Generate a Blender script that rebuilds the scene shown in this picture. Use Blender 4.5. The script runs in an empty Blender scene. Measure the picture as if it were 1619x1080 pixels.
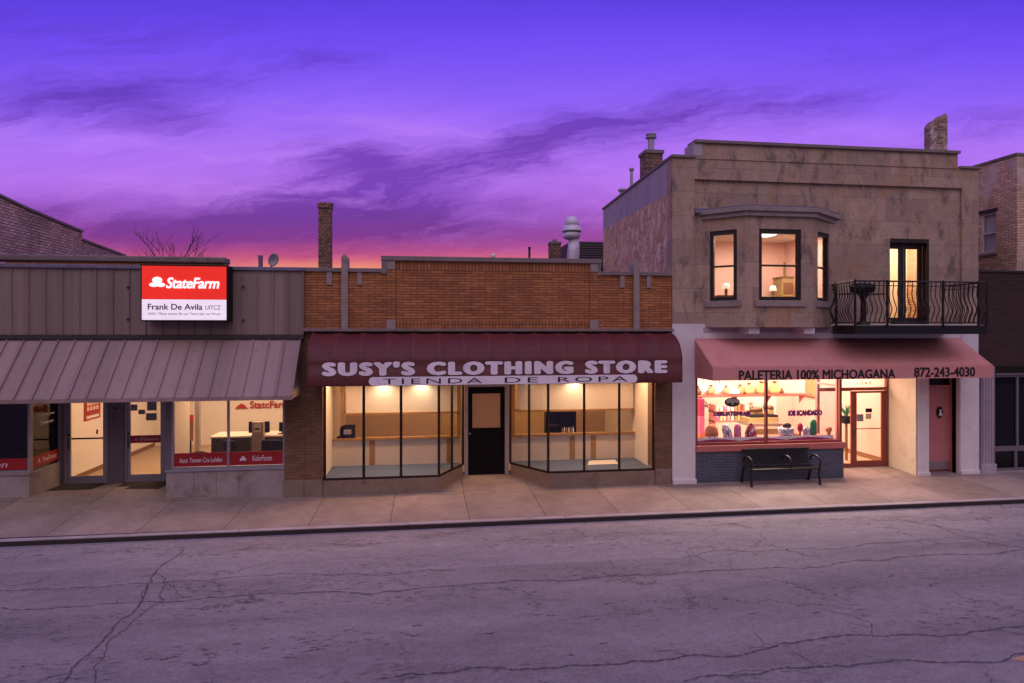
import bpy, math, random
from mathutils import Vector
random.seed(7)
sc = bpy.context.scene
C = sc.collection
R = math.radians

# ------------------------------------------------------------------ camera
D, H, F, CY = 13.94, 3.5, 1000.0, 523.0
YAW = math.atan(1000.0 / 7220.0)
SA, CA = math.sin(YAW), math.cos(YAW)
cam_d = bpy.data.cameras.new("camera"); cam = bpy.data.objects.new("camera", cam_d); C.objects.link(cam)
cam.location = (0, -D, H); cam.rotation_euler = (math.pi / 2, 0, -YAW)
cam_d.sensor_width = 36; cam_d.lens = F / 1619 * 36; cam_d.shift_y = -17.0 / 1619
cam_d.clip_end = 3000; cam_d.clip_start = 0.1
sc.camera = cam

def PX(px, Y=0.0):
    """world X on the plane Y of a column measured in the photograph"""
    u = (px - 809.5) / F
    return (SA + CA * u) / (CA - SA * u) * (D + Y)
def PZ(px, py, Y=0.0):
    u = (px - 809.5) / F
    return H - (py - CY) / F * (D + Y) / (CA - SA * u)
def PG(px, py, z):
    """ground point"""
    u = (px - 809.5) / F; t = (H - z) / ((py - CY) / F)
    return (t * (SA + CA * u), t * (CA - SA * u) - D)
def PQ(px, py):
    u = (px - 809.5) / F; y = CA - SA * u
    return ((SA + CA * u) / y, (CY - py) / F / y)

# ------------------------------------------------------------------ render settings
sc.view_settings.view_transform = 'Standard'; sc.view_settings.look = 'None'
sc.view_settings.exposure = 0.0; sc.view_settings.gamma = 1.0
sc.cycles.use_denoising = True
sc.cycles.max_bounces = 8; sc.cycles.transparent_max_bounces = 12
sc.cycles.sample_clamp_indirect = 4.0

# ------------------------------------------------------------------ node helpers
def lin(c):
    return tuple(((v / 255) / 12.92 if v / 255 <= .04045 else ((v / 255 + .055) / 1.055) ** 2.4) for v in c) + (1.0,)
class NT:
    def __init__(s, tree): s.t = tree; s.n = tree.nodes; s.l = tree.links
    def _in(s, sock, v):
        if v is None: return
        if isinstance(v, bpy.types.NodeSocket): s.l.new(v, sock)
        else:
            try: sock.default_value = v
            except Exception:
                sock.default_value = (v[0], v[1], v[2], 1) if len(v) == 3 else v[:3]
    def math(s, op, a, b=None, c=None, clamp=False):
        n = s.n.new('ShaderNodeMath'); n.operation = op; n.use_clamp = clamp
        for i, v in enumerate((a, b, c)): s._in(n.inputs[i], v)
        return n.outputs[0]
    def vmath(s, op, a, b=None):
        n = s.n.new('ShaderNodeVectorMath'); n.operation = op
        s._in(n.inputs[0], a); s._in(n.inputs[1], b)
        return n.outputs['Value'] if op == 'LENGTH' else n.outputs[0]
    def sep(s, v):
        n = s.n.new('ShaderNodeSeparateXYZ'); s._in(n.inputs[0], v); return n.outputs
    def comb(s, x, y, z=0.0):
        n = s.n.new('ShaderNodeCombineXYZ')
        for i, v in enumerate((x, y, z)): s._in(n.inputs[i], v)
        return n.outputs[0]
    def mix(s, f, a, b, mode='MIX'):
        n = s.n.new('ShaderNodeMix'); n.data_type = 'RGBA'; n.blend_type = mode
        s._in(n.inputs['Factor'], f)
        s._in(n.inputs[6], a); s._in(n.inputs[7], b)
        return n.outputs[2]
    def mapping(s, v, loc=(0, 0, 0), rot=(0, 0, 0), scale=(1, 1, 1), kind='POINT'):
        n = s.n.new('ShaderNodeMapping'); n.vector_type = kind; s._in(n.inputs[0], v)
        n.inputs[1].default_value = loc; n.inputs[2].default_value = rot; n.inputs[3].default_value = scale
        return n.outputs[0]
    def noise(s, v, scale=5, detail=4, rough=.5, dist=0.0):
        n = s.n.new('ShaderNodeTexNoise'); s._in(n.inputs['Vector'], v)
        n.inputs['Scale'].default_value = scale; n.inputs['Detail'].default_value = detail
        n.inputs['Roughness'].default_value = rough; n.inputs['Distortion'].default_value = dist
        return n.outputs
    def ramp(s, f, stops, interp='LINEAR'):
        n = s.n.new('ShaderNodeValToRGB'); s._in(n.inputs[0], f); r = n.color_ramp; r.interpolation = interp
        while len(r.elements) < len(stops): r.elements.new(.5)
        for e, (p, c) in zip(r.elements, stops):
            e.position = p; e.color = c if len(c) == 4 else (*c, 1)
        return n.outputs[0]
    def mrange(s, v, a, b, c=0.0, d=1.0, smooth=True):
        n = s.n.new('ShaderNodeMapRange'); n.interpolation_type = 'SMOOTHSTEP' if smooth else 'LINEAR'
        s._in(n.inputs[0], v)
        for i, q in enumerate((a, b, c, d)): n.inputs[i + 1].default_value = q
        return n.outputs[0]

# ------------------------------------------------------------------ dusk sky
w = bpy.data.worlds.new("World"); sc.world = w; w.use_nodes = True
w.node_tree.nodes.clear(); n = NT(w.node_tree)
tc = n.n.new('ShaderNodeTexCoord').outputs['Generated']
dx, dy, dz = n.sep(tc)[0], n.sep(tc)[1], n.sep(tc)[2]
yy = n.math('MAXIMUM', dy, .08)
q = n.comb(n.math('DIVIDE', dx, yy), n.math('DIVIDE', dz, yy))
qz = n.math('DIVIDE', dz, yy); qx = n.math('DIVIDE', dx, yy)
wz = n.math('ADD', dz, 0.0)
# smooth vertical gradient of the western sky (with a slight wobble)
wob = n.noise(n.mapping(q, scale=(1.1, 5, 1)), 1.6, 5, .6)[0]
el = n.math('DIVIDE', dz, n.math('MAXIMUM', n.math('ADD', n.math('MULTIPLY', dy, CA), n.math('MULTIPLY', dx, SA)), .08))
el = n.math('ADD', el, n.math('MULTIPLY', n.math('SUBTRACT', wob, .5), .05))
el = n.math('DIVIDE', el, .62)
def s_(py): return max(0., (CY - py) / F / .62)
grad = n.ramp(el, [(0, lin((250, 170, 120))), (s_(427), lin((244, 150, 116))), (s_(414), lin((228, 108, 118))), (s_(396), lin((186, 74, 136))), (s_(374), lin((160, 70, 156))),
                   (s_(340), lin((160, 88, 202))), (s_(290), lin((184, 116, 240))), (s_(220), lin((170, 112, 250))), (s_(140), lin((132, 88, 250))),
                   (s_(50), lin((102, 66, 246))), (s_(0), lin((88, 56, 228))), (1, lin((76, 48, 205)))], 'B_SPLINE')
# warped cloud coordinates
nw = n.noise(n.mapping(q, scale=(1, 1.6, 1)), 2.4, 5, .55)[1]
warp = n.vmath('MULTIPLY', n.vmath('SUBTRACT', nw, (.5, .5, .5)), (.22, .08, 0))
nw2 = n.noise(n.mapping(q, rot=(0, 0, R(-14)), scale=(3.2, 10, 1)), 2.4, 6, .6)[1]
warp = n.vmath('ADD', warp, n.vmath('MULTIPLY', n.vmath('SUBTRACT', nw2, (.5, .5, .5)), (.10, .045, 0)))
qw = n.vmath('ADD', q, warp)
blobs = [(600, 285, 130, 50, 4, .95), (545, 258, 90, 22, -8, .6), (500, 335, 230, 36, 10, .8), (400, 370, 300, 44, 2, .9), (150, 350, 220, 34, -6, .6), (650, 350, 170, 28, 4, .6),
         (740, 258, 110, 24, 18, .5), (860, 230, 120, 40, 20, .85), (960, 200, 160, 42, 12, .75), (1100, 172, 210, 36, 12, .65), (1270, 180, 150, 30, 14, .5), (1340, 150, 150, 20, 12, .35),
         (110, 165, 230, 40, 2, .7), (200, 188, 130, 26, -10, .45), (300, 130, 270, 26, 14, .5), (470, 100, 160, 16, 12, .35), (60, 40, 300, 32, 6, .5), (120, 85, 240, 20, 8, .35),
         (860, 370, 280, 26, 0, .6), (780, 325, 120, 12, 6, .3), (1560, 205, 230, 30, 16, .5), (1420, 70, 260, 26, 10, .25)]
tot = None
for (bx, by, a, b, rot, st) in blobs:
    c = PQ(bx, by)
    m = n.mapping(qw, (c[0], c[1], 0), (0, 0, R(rot)), (a / F, b / F, 1), 'TEXTURE')
    l = n.vmath('LENGTH', m)
    g = n.math('MULTIPLY', n.math('EXPONENT', n.math('MULTIPLY', n.math('POWER', l, 2.0), -1.0)), st)
    tot = g if tot is None else n.math('ADD', tot, g)
qr = n.mapping(qw, rot=(0, 0, R(-13)))
wisp = n.noise(n.mapping(qr, scale=(1.6, 10.0, 1)), 2.6, 10, .66, .35)[0]
wfin = n.noise(n.mapping(qr, scale=(3.0, 26.0, 1)), 3.0, 8, .7, .3)[0]
wisp2 = n.noise(n.mapping(qw, rot=(0, 0, R(-8)), scale=(1.2, 7.0, 1)), 1.3, 7, .6)[0]
wm = n.math('ADD', n.math('MULTIPLY', n.math('SUBTRACT', wisp, .5), 3.3), n.math('MULTIPLY', n.math('SUBTRACT', wfin, .5), 2.4))
dens = n.math('ADD', n.math('MULTIPLY', tot, .80), n.math('MULTIPLY', wm, n.math('MINIMUM', n.math('ADD', tot, .10), .65)))
dens = n.mrange(dens, .10, 1.14, 0, 1, False)
dens = n.math('MULTIPLY', dens, n.mrange(dy, .05, .3))
ccol = n.ramp(el, [(0, lin((190, 80, 120))), (s_(405), lin((172, 66, 124))), (s_(380), lin((126, 48, 138))), (s_(345), lin((108, 48, 150))), (s_(300), lin((112, 54, 178))),
                   (s_(220), lin((108, 54, 180))), (s_(120), lin((92, 50, 192))), (1, lin((70, 40, 180)))])
col = n.mix(n.math('MULTIPLY', dens, .92), grad, ccol)
st_ = n.math('ADD', .72, n.math('MULTIPLY', wisp, .56)); col = n.mix(n.mrange(qz, .5, .3), col, n.mix(1.0, col, n.comb(st_, st_, n.math('ADD', .86, n.math('MULTIPLY', wisp, .28))), 'MULTIPLY'))
# pale pink wisps between the dark ones
lit = n.math('MULTIPLY', n.mrange(wisp2, .44, .66), n.math('MULTIPLY', n.mrange(qz, .10, .18), n.mrange(qz, .40, .24)))
lit = n.math('MULTIPLY', lit, n.math('SUBTRACT', 1.0, dens))
col = n.mix(n.math('MULTIPLY', lit, .60), col, lin((204, 142, 252)))
# sky behind the viewer: paler after-glow that lights the fronts
back = n.ramp(n.math('MAXIMUM', dz, 0.0), [(0, (.08, .06, .07, 1)), (.18, (.14, .10, .12, 1)), (.36, (.80, .60, .66, 1)), (.7, (.80, .58, .82, 1)), (1, (.48, .37, .82, 1))])
fb = n.mrange(dy, .34, .02)
col = n.mix(fb, col, back)
bg = n.n.new('ShaderNodeBackground'); n._in(bg.inputs[0], n.mix(.05, col, (.42, .30, .56, 1))); bg.inputs[1].default_value = 1.0
out = n.n.new('ShaderNodeOutputWorld'); n.l.new(bg.outputs[0], out.inputs[0])
sun_d = bpy.data.lights.new('sun', 'SUN'); sun_d.energy = .34; sun_d.angle = R(32); sun_d.color = (.92, .80, 1.0)
sun = bpy.data.objects.new('sun', sun_d); C.objects.link(sun); sun.rotation_euler = (R(36), R(-4), 0)
w.cycles.sampling_method = 'MANUAL'; w.cycles.sample_map_resolution = 1024

# ------------------------------------------------------------------ materials
MATS = {}
def newmat(name):
    m = bpy.data.materials.new(name); m.use_nodes = True; m.node_tree.nodes.clear()
    n = NT(m.node_tree)
    b = n.n.new('ShaderNodeBsdfPrincipled'); o = n.n.new('ShaderNodeOutputMaterial'); n.l.new(b.outputs[0], o.inputs[0])
    co = n.n.new('ShaderNodeTexCoord').outputs['Object']
    MATS[name] = m
    return m, n, b, co
def bump(n, b, h, strength=.3, dist=.01):
    k = n.n.new('ShaderNodeBump'); k.inputs['Strength'].default_value = strength; k.inputs['Distance'].default_value = dist
    n._in(k.inputs['Height'], h); n.l.new(k.outputs[0], b.inputs['Normal'])
def pbr(name, col, rough=.6, metal=0.0, var=.25, scale=3.0, stretch=(1, 1, 1), bmp=.15, emis=None, dirt=None, panels=None, seam_shine=None, spec=None):
    m, n, b, co = newmat(name)
    v = n.mapping(co, scale=stretch)
    a = n.noise(v, scale, 6, .6)[0]; f = n.noise(v, scale * 14, 4, .6)[0]
    k = n.math('ADD', n.math('MULTIPLY', n.math('SUBTRACT', a, .5), var * 2.4), n.math('MULTIPLY', n.math('SUBTRACT', f, .5), var * .9))
    k = n.math('ADD', k, 1.0)
    c = n.mix(1.0, (*col, 1), n.comb(k, k, k), 'MULTIPLY')
    if dirt:
        d = n.mrange(n.noise(co, dirt[1], 6, .65, .6)[0], .52, .72)
        c = n.mix(n.math('MULTIPLY', d, dirt[2]), c, (*dirt[0], 1))
    if panels:
        wn = n.n.new('ShaderNodeTexWhiteNoise'); wn.noise_dimensions = '1D'
        n._in(wn.inputs['W'], n.math('FLOOR', n.math('DIVIDE', n.math('ADD', n.sep(co)[0], 50.0 - panels[1]), panels[0])))
        k = n.math('ADD', 1 - panels[2], n.math('MULTIPLY', wn.outputs[0], 2 * panels[2])); c = n.mix(1.0, c, n.comb(k, k, k), 'MULTIPLY')
        sk = n.mrange(n.noise(n.mapping(co, scale=(9, 9, .6)), 1.0, 6, .7)[0], .52, .75); c = n.mix(n.math('MULTIPLY', sk, .38), c, (col[0] * .45, col[1] * .38, col[2] * .36, 1))
    if seam_shine:
        fr = n.math('ABSOLUTE', n.math('SUBTRACT', n.math('FRACT', n.math('DIVIDE', n.math('SUBTRACT', n.sep(co)[0], seam_shine[1] - 50 * seam_shine[0]), seam_shine[0])), .5))
        c = n.mix(n.math('MULTIPLY', n.mrange(fr, .5 - seam_shine[2], .5 - seam_shine[2] * .5), .45), c, (col[0] * seam_shine[3], col[1] * seam_shine[3], col[2] * seam_shine[3], 1))  # rib lines: darker seams on pink fabric, painted shine on maroon
        sk = n.mrange(n.noise(n.mapping(co, scale=(7, 3, .8)), 1.2, 6, .7)[0], .46, .72); c = n.mix(n.math('MULTIPLY', sk, seam_shine[4]), c, (col[0] * .55, col[1] * .6, col[2] * .6, 1))
    if spec is not None: b.inputs['Specular IOR Level'].default_value = spec
    n._in(b.inputs['Base Color'], c); n._in(b.inputs['Roughness'], n.mrange(a, .2, .8, max(.02, rough - .08), min(1, rough + .08)))
    b.inputs['Metallic'].default_value = metal
    if bmp: bump(n, b, f, bmp, .004)
    if emis:
        n._in(b.inputs['Emission Color'], (*emis[0], 1)); b.inputs['Emission Strength'].default_value = emis[1]
    return m
def brick(name, c1, c2, mortar, bw=.21, rh=.068, mo=.007, soldier=False, stain=None, patch=None, vary=.5, rough=.85, rot=0.0):
    m, n, b, co = newmat(name)
    s = n.sep(co); u = n.math('ADD', s[0], s[1])
    v = n.comb(s[2], u) if soldier else n.comb(u, s[2])
    wv = n.noise(co, 9, 3, .5)[1]
    v = n.vmath('ADD', v, n.vmath('MULTIPLY', n.vmath('SUBTRACT', wv, (.5, .5, .5)), (.012, .012, 0)))
    t = n.n.new('ShaderNodeTexBrick'); n._in(t.inputs['Vector'], v)
    t.inputs['Scale'].default_value = 1; t.inputs['Brick Width'].default_value = bw; t.inputs['Row Height'].default_value = rh
    t.inputs['Mortar Size'].default_value = mo; t.inputs['Mortar Smooth'].default_value = .3
    t.offset = 0.0 if soldier else .5
    n._in(t.inputs['Color1'], c1); n._in(t.inputs['Color2'], c2); n._in(t.inputs['Mortar'], mortar)
    big = n.noise(co, .9, 5, .6)[0]; fine = n.noise(n.mapping(co, scale=(3, 3, 10)), 3.0, 4, .6)[0]
    k = n.math('ADD', n.math('MULTIPLY', n.math('SUBTRACT', big, .5), vary * 1.4), n.math('ADD', 1.0, n.math('MULTIPLY', n.math('SUBTRACT', fine, .5), vary * 1.6)))
    c = n.mix(1.0, t.outputs['Color'], n.comb(k, k, k), 'MULTIPLY')
    if patch:
        d = n.mrange(n.noise(n.mapping(co, scale=(1, 1, .55)), patch[1], 8, .7, .5)[0], patch[3], patch[3] + .12)
        c = n.mix(n.math('MULTIPLY', d, patch[2]), c, (*patch[0], 1))
    if stain:
        d = n.mrange(n.noise(n.mapping(co, scale=(1.6, 1.6, .5)), stain[1], 7, .65)[0], .54, .74)
        c = n.mix(n.math('MULTIPLY', d, stain[2]), c, (*stain[0], 1))
    n._in(b.inputs['Base Color'], c); b.inputs['Roughness'].default_value = rough
    bump(n, b, n.math('SUBTRACT', fine, t.outputs['Fac']), .5, .008)
    return m
def glass(name, tint=(.93, .95, .97), refl=1.0, rough=.02):
    m, n, b, co = newmat(name); n.n.remove(b)
    t = n.n.new('ShaderNodeBsdfTransparent'); t.inputs[0].default_value = (*tint, 1)
    g = n.n.new('ShaderNodeBsdfGlossy'); g.inputs['Roughness'].default_value = rough
    lw = n.n.new('ShaderNodeLayerWeight'); lw.inputs[0].default_value = .5
    fres = n.math('ADD', .04, n.math('MULTIPLY', n.math('POWER', lw.outputs['Facing'], 5.0), .96))
    wv = n.noise(co, 1.3, 2, .5)[0]; bp = n.n.new('ShaderNodeBump'); bp.inputs['Strength'].default_value = .08; bp.inputs['Distance'].default_value = .02
    n._in(bp.inputs['Height'], wv); n.l.new(bp.outputs[0], g.inputs['Normal'])
    x = n.n.new('ShaderNodeMixShader'); n._in(x.inputs[0], n.math('MULTIPLY', fres, refl, clamp=True))
    n.l.new(t.outputs[0], x.inputs[1]); n.l.new(g.outputs[0], x.inputs[2])
    o = [k for k in n.n if k.type == 'OUTPUT_MATERIAL'][0]; n.l.new(x.outputs[0], o.inputs[0])
    return m
def speck(name, c1, c2, c3, scale=40):
    m, n, b, co = newmat(name)
    a = n.noise(co, scale, 3, .6, .8)[0]
    f = n.noise(co, scale * .5, 2, .5, 1.5)[0]
    c = n.mix(n.mrange(a, .48, .53), (*c1, 1), (*c2, 1)); c = n.mix(n.mrange(f, .58, .63), c, (*c3, 1))
    n._in(b.inputs['Base Color'], c); b.inputs['Roughness'].default_value = .5
    return m
def glow(name, col, strength):
    m, n, b, co = newmat(name)
    b.inputs['Base Color'].default_value = (*col, 1); b.inputs['Roughness'].default_value = .4
    f = n.mrange(n.noise(co, 2.0, 2, .5)[0], .2, .8, strength * .93, strength * 1.05)
    n._in(b.inputs['Emission Color'], (*col, 1)); n._in(b.inputs['Emission Strength'], f)
    return m

# road: worn pale asphalt
m, n, b, co = newmat('asphalt')
s = n.sep(co)
big = n.noise(n.mapping(co, scale=(.35, 1.6, 1)), .7, 5, .6)[0]
mid = n.noise(n.mapping(co, scale=(1, 2.2, 1)), 3.0, 7, .7)[0]
fine = n.math('ADD', n.math('MULTIPLY', n.noise(co, 26, 5, .85)[0], .6), n.math('MULTIPLY', n.noise(co, 80, 3, .7)[0], .4))
c = n.mix(n.mrange(big, .35, .65), (.195, .178, .192, 1), (.250, .230, .242, 1))
# each lane strip was laid at a different time
lane = n.mrange(s[1], -4.15, -4.1)
c = n.mix(lane, c, n.mix(1.0, c, (1.18, 1.17, 1.22, 1), 'MULTIPLY'))
trk = n.math('ABSOLUTE', n.math('SUBTRACT', n.math('FRACT', n.math('DIVIDE', n.math('ADD', s[1], 20.3), 1.75)), .5))
c = n.mix(n.math('MULTIPLY', n.mrange(trk, .25, .05), .16), c, (.12, .1, .11, 1))
k = n.math('ADD', .58, n.math('MULTIPLY', mid, .84)); c = n.mix(1.0, c, n.comb(k, k, k), 'MULTIPLY')
k = n.math('ADD', -.30, n.math('MULTIPLY', fine, 2.6)); c = n.mix(1.0, c, n.comb(k, k, k), 'MULTIPLY')
# ravelled pits in bands
pit = n.noise(n.mapping(co, scale=(1, 2.6, 1)), 7.0, 4, .65)[0]
band = n.mrange(n.noise(n.mapping(co, scale=(.25, 1.3, 1)), 1.0, 3, .5)[0], .46, .62)
c = n.mix(n.math('MULTIPLY', n.math('MULTIPLY', n.mrange(pit, .56, .64), band), .75), c, (.045, .035, .042, 1))
# oil/leaf stains along the gutter
gut = n.math('MULTIPLY', n.mrange(s[1], -3.25, -2.75), n.mrange(s[1], -2.15, -2.5))
st = n.mrange(n.noise(n.mapping(co, scale=(.8, 2.2, 1)), 2.4, 7, .75)[0], .52, .66)
c = n.mix(n.math('MULTIPLY', n.math('MULTIPLY', gut, st), .6), c, (.075, .05, .045, 1))
# fine web cracks
vo = n.n.new('ShaderNodeTexVoronoi'); vo.feature = 'DISTANCE_TO_EDGE'; vo.inputs['Scale'].default_value = .55
wv = n.noise(co, 1.6, 6, .7)[1]
n._in(vo.inputs['Vector'], n.vmath('ADD', co, n.vmath('MULTIPLY', n.vmath('SUBTRACT', wv, (.5, .5, .5)), (1.1, 1.1, 0))))
cm = n.math('MULTIPLY', n.mrange(vo.outputs[0], .012, .003), n.mrange(n.noise(co, .45, 3, .5)[0], .47, .60))
c = n.mix(n.math('MULTIPLY', cm, .75), c, (.05, .04, .05, 1))
# remains of a yellow line
n._in(b.inputs['Base Color'], c); b.inputs['Roughness'].default_value = .82
bump(n, b, n.math('ADD', fine, n.math('MULTIPLY', mid, 1.5)), .8, .012)

# sidewalk
m, n, b, co = newmat('concrete_walk')
s = n.sep(co)
big = n.noise(co, .8, 6, .6)[0]; fine = n.noise(co, 38, 5, .85)[0]; mid = n.noise(co, 5, 8, .75)[0]
slab = n.n.new('ShaderNodeTexWhiteNoise'); slab.noise_dimensions = '1D'
n._in(slab.inputs['W'], n.math('FLOOR', n.math('DIVIDE', n.math('ADD', s[0], 15.43), 1.48)))
c = n.mix(n.mrange(big, .35, .65), (.245, .190, .172, 1), (.33, .262, .235, 1))
k = n.math('ADD', .84, n.math('MULTIPLY', slab.outputs[0], .22)); c = n.mix(1.0, c, n.comb(k, k, k), 'MULTIPLY')
k = n.math('ADD', .62, n.math('MULTIPLY', mid, .76)); c = n.mix(1.0, c, n.comb(k, k, k), 'MULTIPLY')
k = n.math('ADD', .35, n.math('MULTIPLY', fine, 1.3)); c = n.mix(1.0, c, n.comb(k, k, k), 'MULTIPLY')
d = n.mrange(n.noise(co, 1.7, 7, .7, .7)[0], .56, .74); c = n.mix(n.math('MULTIPLY', d, .45), c, (.16, .12, .12, 1))
sp = n.mrange(n.noise(co, 26, 2, .5)[0], .71, .75); c = n.mix(n.math('MULTIPLY', sp, .6), c, (.08, .06, .06, 1))
wob = n.math('MULTIPLY', n.math('SUBTRACT', n.noise(co, 3, 4, .6)[0], .5), .03)
jx = n.math('ABSOLUTE', n.math('SUBTRACT', n.math('FRACT', n.math('DIVIDE', n.math('ADD', n.math('ADD', s[0], wob), 15.43), 1.48)), .5))
j1 = n.mrange(jx, .492, .497)
j2 = n.mrange(n.math('ABSOLUTE', n.math('ADD', n.math('ADD', s[1], wob), .20)), .014, .006)
j = n.math('MAXIMUM', j1, n.math('MULTIPLY', j2, .8))
c = n.mix(n.math('MULTIPLY', j, .72), c, (.05, .04, .045, 1))
n._in(b.inputs['Base Color'], c); b.inputs['Roughness'].default_value = .85
bump(n, b, n.math('SUBTRACT', n.math('ADD', fine, n.math('MULTIPLY', mid, .6)), n.math('MULTIPLY', j, 2)), .4, .006)

# limestone front
m, n, b, co = newmat('limestone')
s = n.sep(co); u = n.math('ADD', s[0], s[1])
t = n.n.new('ShaderNodeTexBrick'); n._in(t.inputs['Vector'], n.comb(u, s[2]))
t.inputs['Scale'].default_value = 1; t.inputs['Brick Width'].default_value = 1.12; t.inputs['Row Height'].default_value = .56
t.inputs['Mortar Size'].default_value = .006; t.inputs['Mortar Smooth'].default_value = .2
n._in(t.inputs['Color1'], (.440, .318, .240, 1)); n._in(t.inputs['Color2'], (.320, .235, .190, 1)); n._in(t.inputs['Mortar'], (.25, .18, .145, 1))
c = t.outputs['Color']
c = n.mix(n.mrange(n.noise(co, 1.1, 6, .65, .6)[0], .5, .72), c, (.40, .235, .13, 1))
c = n.mix(n.math('MULTIPLY', n.mrange(n.noise(n.mapping(co, scale=(1.5, 1.5, .75)), 1.7, 9, .74, .2)[0], .505, .64), .66), c, (.095, .078, .078, 1))
k = n.math('ADD', .50, n.math('MULTIPLY', n.noise(n.mapping(co, scale=(1.6, 1.6, 1.1)), 2.2, 9, .75)[0], 1.0)); c = n.mix(1.0, c, n.comb(k, k, k), 'MULTIPLY')
fine = n.noise(co, 26, 6, .8)[0]
k = n.math('ADD', .50, n.math('MULTIPLY', fine, 1.0)); c = n.mix(1.0, c, n.comb(k, k, k), 'MULTIPLY')
n._in(b.inputs['Base Color'], c); b.inputs['Roughness'].default_value = .88
bump(n, b, n.math('SUBTRACT', fine, n.math('MULTIPLY', t.outputs['Fac'], 1.5)), .4, .006)

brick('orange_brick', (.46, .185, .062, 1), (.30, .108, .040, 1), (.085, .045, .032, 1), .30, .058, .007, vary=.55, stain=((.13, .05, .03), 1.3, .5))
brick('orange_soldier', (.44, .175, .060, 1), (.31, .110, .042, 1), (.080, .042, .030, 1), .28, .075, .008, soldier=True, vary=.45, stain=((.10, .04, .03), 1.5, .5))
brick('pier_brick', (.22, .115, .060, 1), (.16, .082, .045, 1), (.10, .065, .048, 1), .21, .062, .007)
brick('brown_brick', (.68, .50, .38, 1), (.42, .29, .22, 1), (.20, .14, .12, 1), .22, .075, .014, vary=1.2, patch=((.58, .47, .42), .7, .55, .54), stain=((.06, .04, .04), .8, .7))
brick('whitewashed_brick', (.66, .39, .23, 1), (.46, .24, .14, 1), (.56, .42, .28, 1), .21, .07, .012, vary=1.1, patch=((.86, .69, .50), 5.5, .8, .49), stain=((.20, .10, .09), 3.0, .5))
brick('buff_brick', (.74, .52, .34, 1), (.50, .32, .20, 1), (.28, .20, .15, 1), .21, .068, .009, vary=.8, patch=((.62, .53, .50), .8, .75, .50), stain=((.12, .07, .06), 1.5, .4))
brick('chimney_brick', (.36, .20, .13, 1), (.14, .075, .055, 1), (.10, .075, .065, 1), .15, .075, .012, vary=.8, patch=((.50, .42, .36), 5, .35, .60))
brick('mottled_brick', (.44, .30, .25, 1), (.13, .05, .04, 1), (.28, .22, .20, 1), .19, .075, .012, vary=.9, patch=((.62, .56, .52), 4, .9, .52))
brick('blue_brick', (.105, .115, .155, 1), (.080, .090, .125, 1), (.045, .05, .07, 1), .21, .062, .007, vary=.3)
pbr('coping_stone', (.215, .17, .175), .85, var=.3, scale=2.5, dirt=((.08, .06, .07), 2.2, .6))
pbr('trim_stone', (.30, .245, .235), .85, var=.25, scale=4, dirt=((.14, .10, .10), 3, .5))
pbr('base_stone', (.33, .275, .27), .85, var=.4, scale=2.2, dirt=((.13, .095, .09), 2.0, .7))
pbr('stained_stone', (.24, .17, .13), .85, var=.4, scale=2.2, dirt=((.09, .06, .05), 2.2, .6))
pbr('plaster_grey', (.40, .355, .40), .85, var=.25, scale=2.0, stretch=(1, 1, .35), dirt=((.22, .18, .2), 3, .5))
pbr('white_paint', (.72, .67, .68), .6, var=.10, scale=2.0, dirt=((.42, .37, .38), 3.0, .35))
pbr('cream_stucco', (.62, .54, .44), .75, var=.12, scale=2.0, dirt=((.42, .34, .28), 2.0, .5), bmp=.3)
pbr('metal_clad', (.240, .172, .155), .55, 0, panels=(.312, PX(480), .13), var=.14, scale=1.2, stretch=(4, 4, .5), dirt=((.13, .095, .10), 1.5, .35), bmp=.03)
pbr('metal_awning', (.29, .198, .185), .5, 0, panels=(.312, PX(480) - .03, .14), var=.16, scale=1.2, stretch=(5, 1, 1), dirt=((.27, .19, .21), 2.5, .35), bmp=.03)
pbr('metal_flashing', (.20, .18, .26), .4, .5, var=.3, scale=3, dirt=((.08, .06, .08), 3, .4))
pbr('dark_metal', (.045, .035, .04), .5, .2, var=.3, scale=5)
pbr('grey_aluminium', (.33, .31, .37), .42, .35, var=.12, scale=3)
pbr('post_paint', (.155, .13, .155), .55, 0, var=.15, scale=2)
pbr('galvanised', (.42, .40, .46), .45, .3, var=.3, scale=6, dirt=((.2, .17, .2), 6, .5))
pbr('white_cowl', (.66, .62, .74), .45, .1, var=.15, scale=5)
pbr('roof_tar', (.05, .045, .05), .9, var=.4, scale=2)
pbr('bronze_frame', (.022, .012, .013), .4, .3, var=.2, scale=4, bmp=0)
pbr('black_paint', (.006, .005, .006), .6, 0, var=.2, scale=4, bmp=.02, spec=.15)
pbr('black_iron', (.010, .009, .012), .42, .2, var=.3, scale=8)
pbr('window_black', (.018, .012, .014), .4, 0, var=.2, scale=5, bmp=0)
pbr('pink_paint', (.50, .155, .135), .5, 0, var=.12, scale=3, dirt=((.33, .10, .09), 4, .3))
pbr('red_frame', (.24, .060, .045), .5, 0, var=.14, scale=3)
pbr('pink_door', (.52, .185, .190), .5, 0, var=.12, scale=2, dirt=((.36, .13, .14), 3, .4))
pbr('kick_plate', (.34, .26, .27), .45, .5, var=.3, scale=8)
pbr('red_film', (.34, .010, .016), .45, 0, var=.10, scale=3, bmp=0)
pbr('letter_white', (.76, .70, .80), .5, 0, var=.05, scale=3, bmp=0)
pbr('letter_black', (.012, .010, .012), .5, 0, var=.05, scale=3, bmp=0)
pbr('letter_purple', (.30, .03, .26), .5, 0, var=.2, scale=9, bmp=0)
pbr('letter_red', (.42, .035, .02), .5, 0, var=.1, scale=9, bmp=0)
pbr('awning_letter', (.80, .72, .80), .6, 0, var=.22, scale=1.6, bmp=.05, dirt=((.40, .33, .46), 3, .4))
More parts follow.
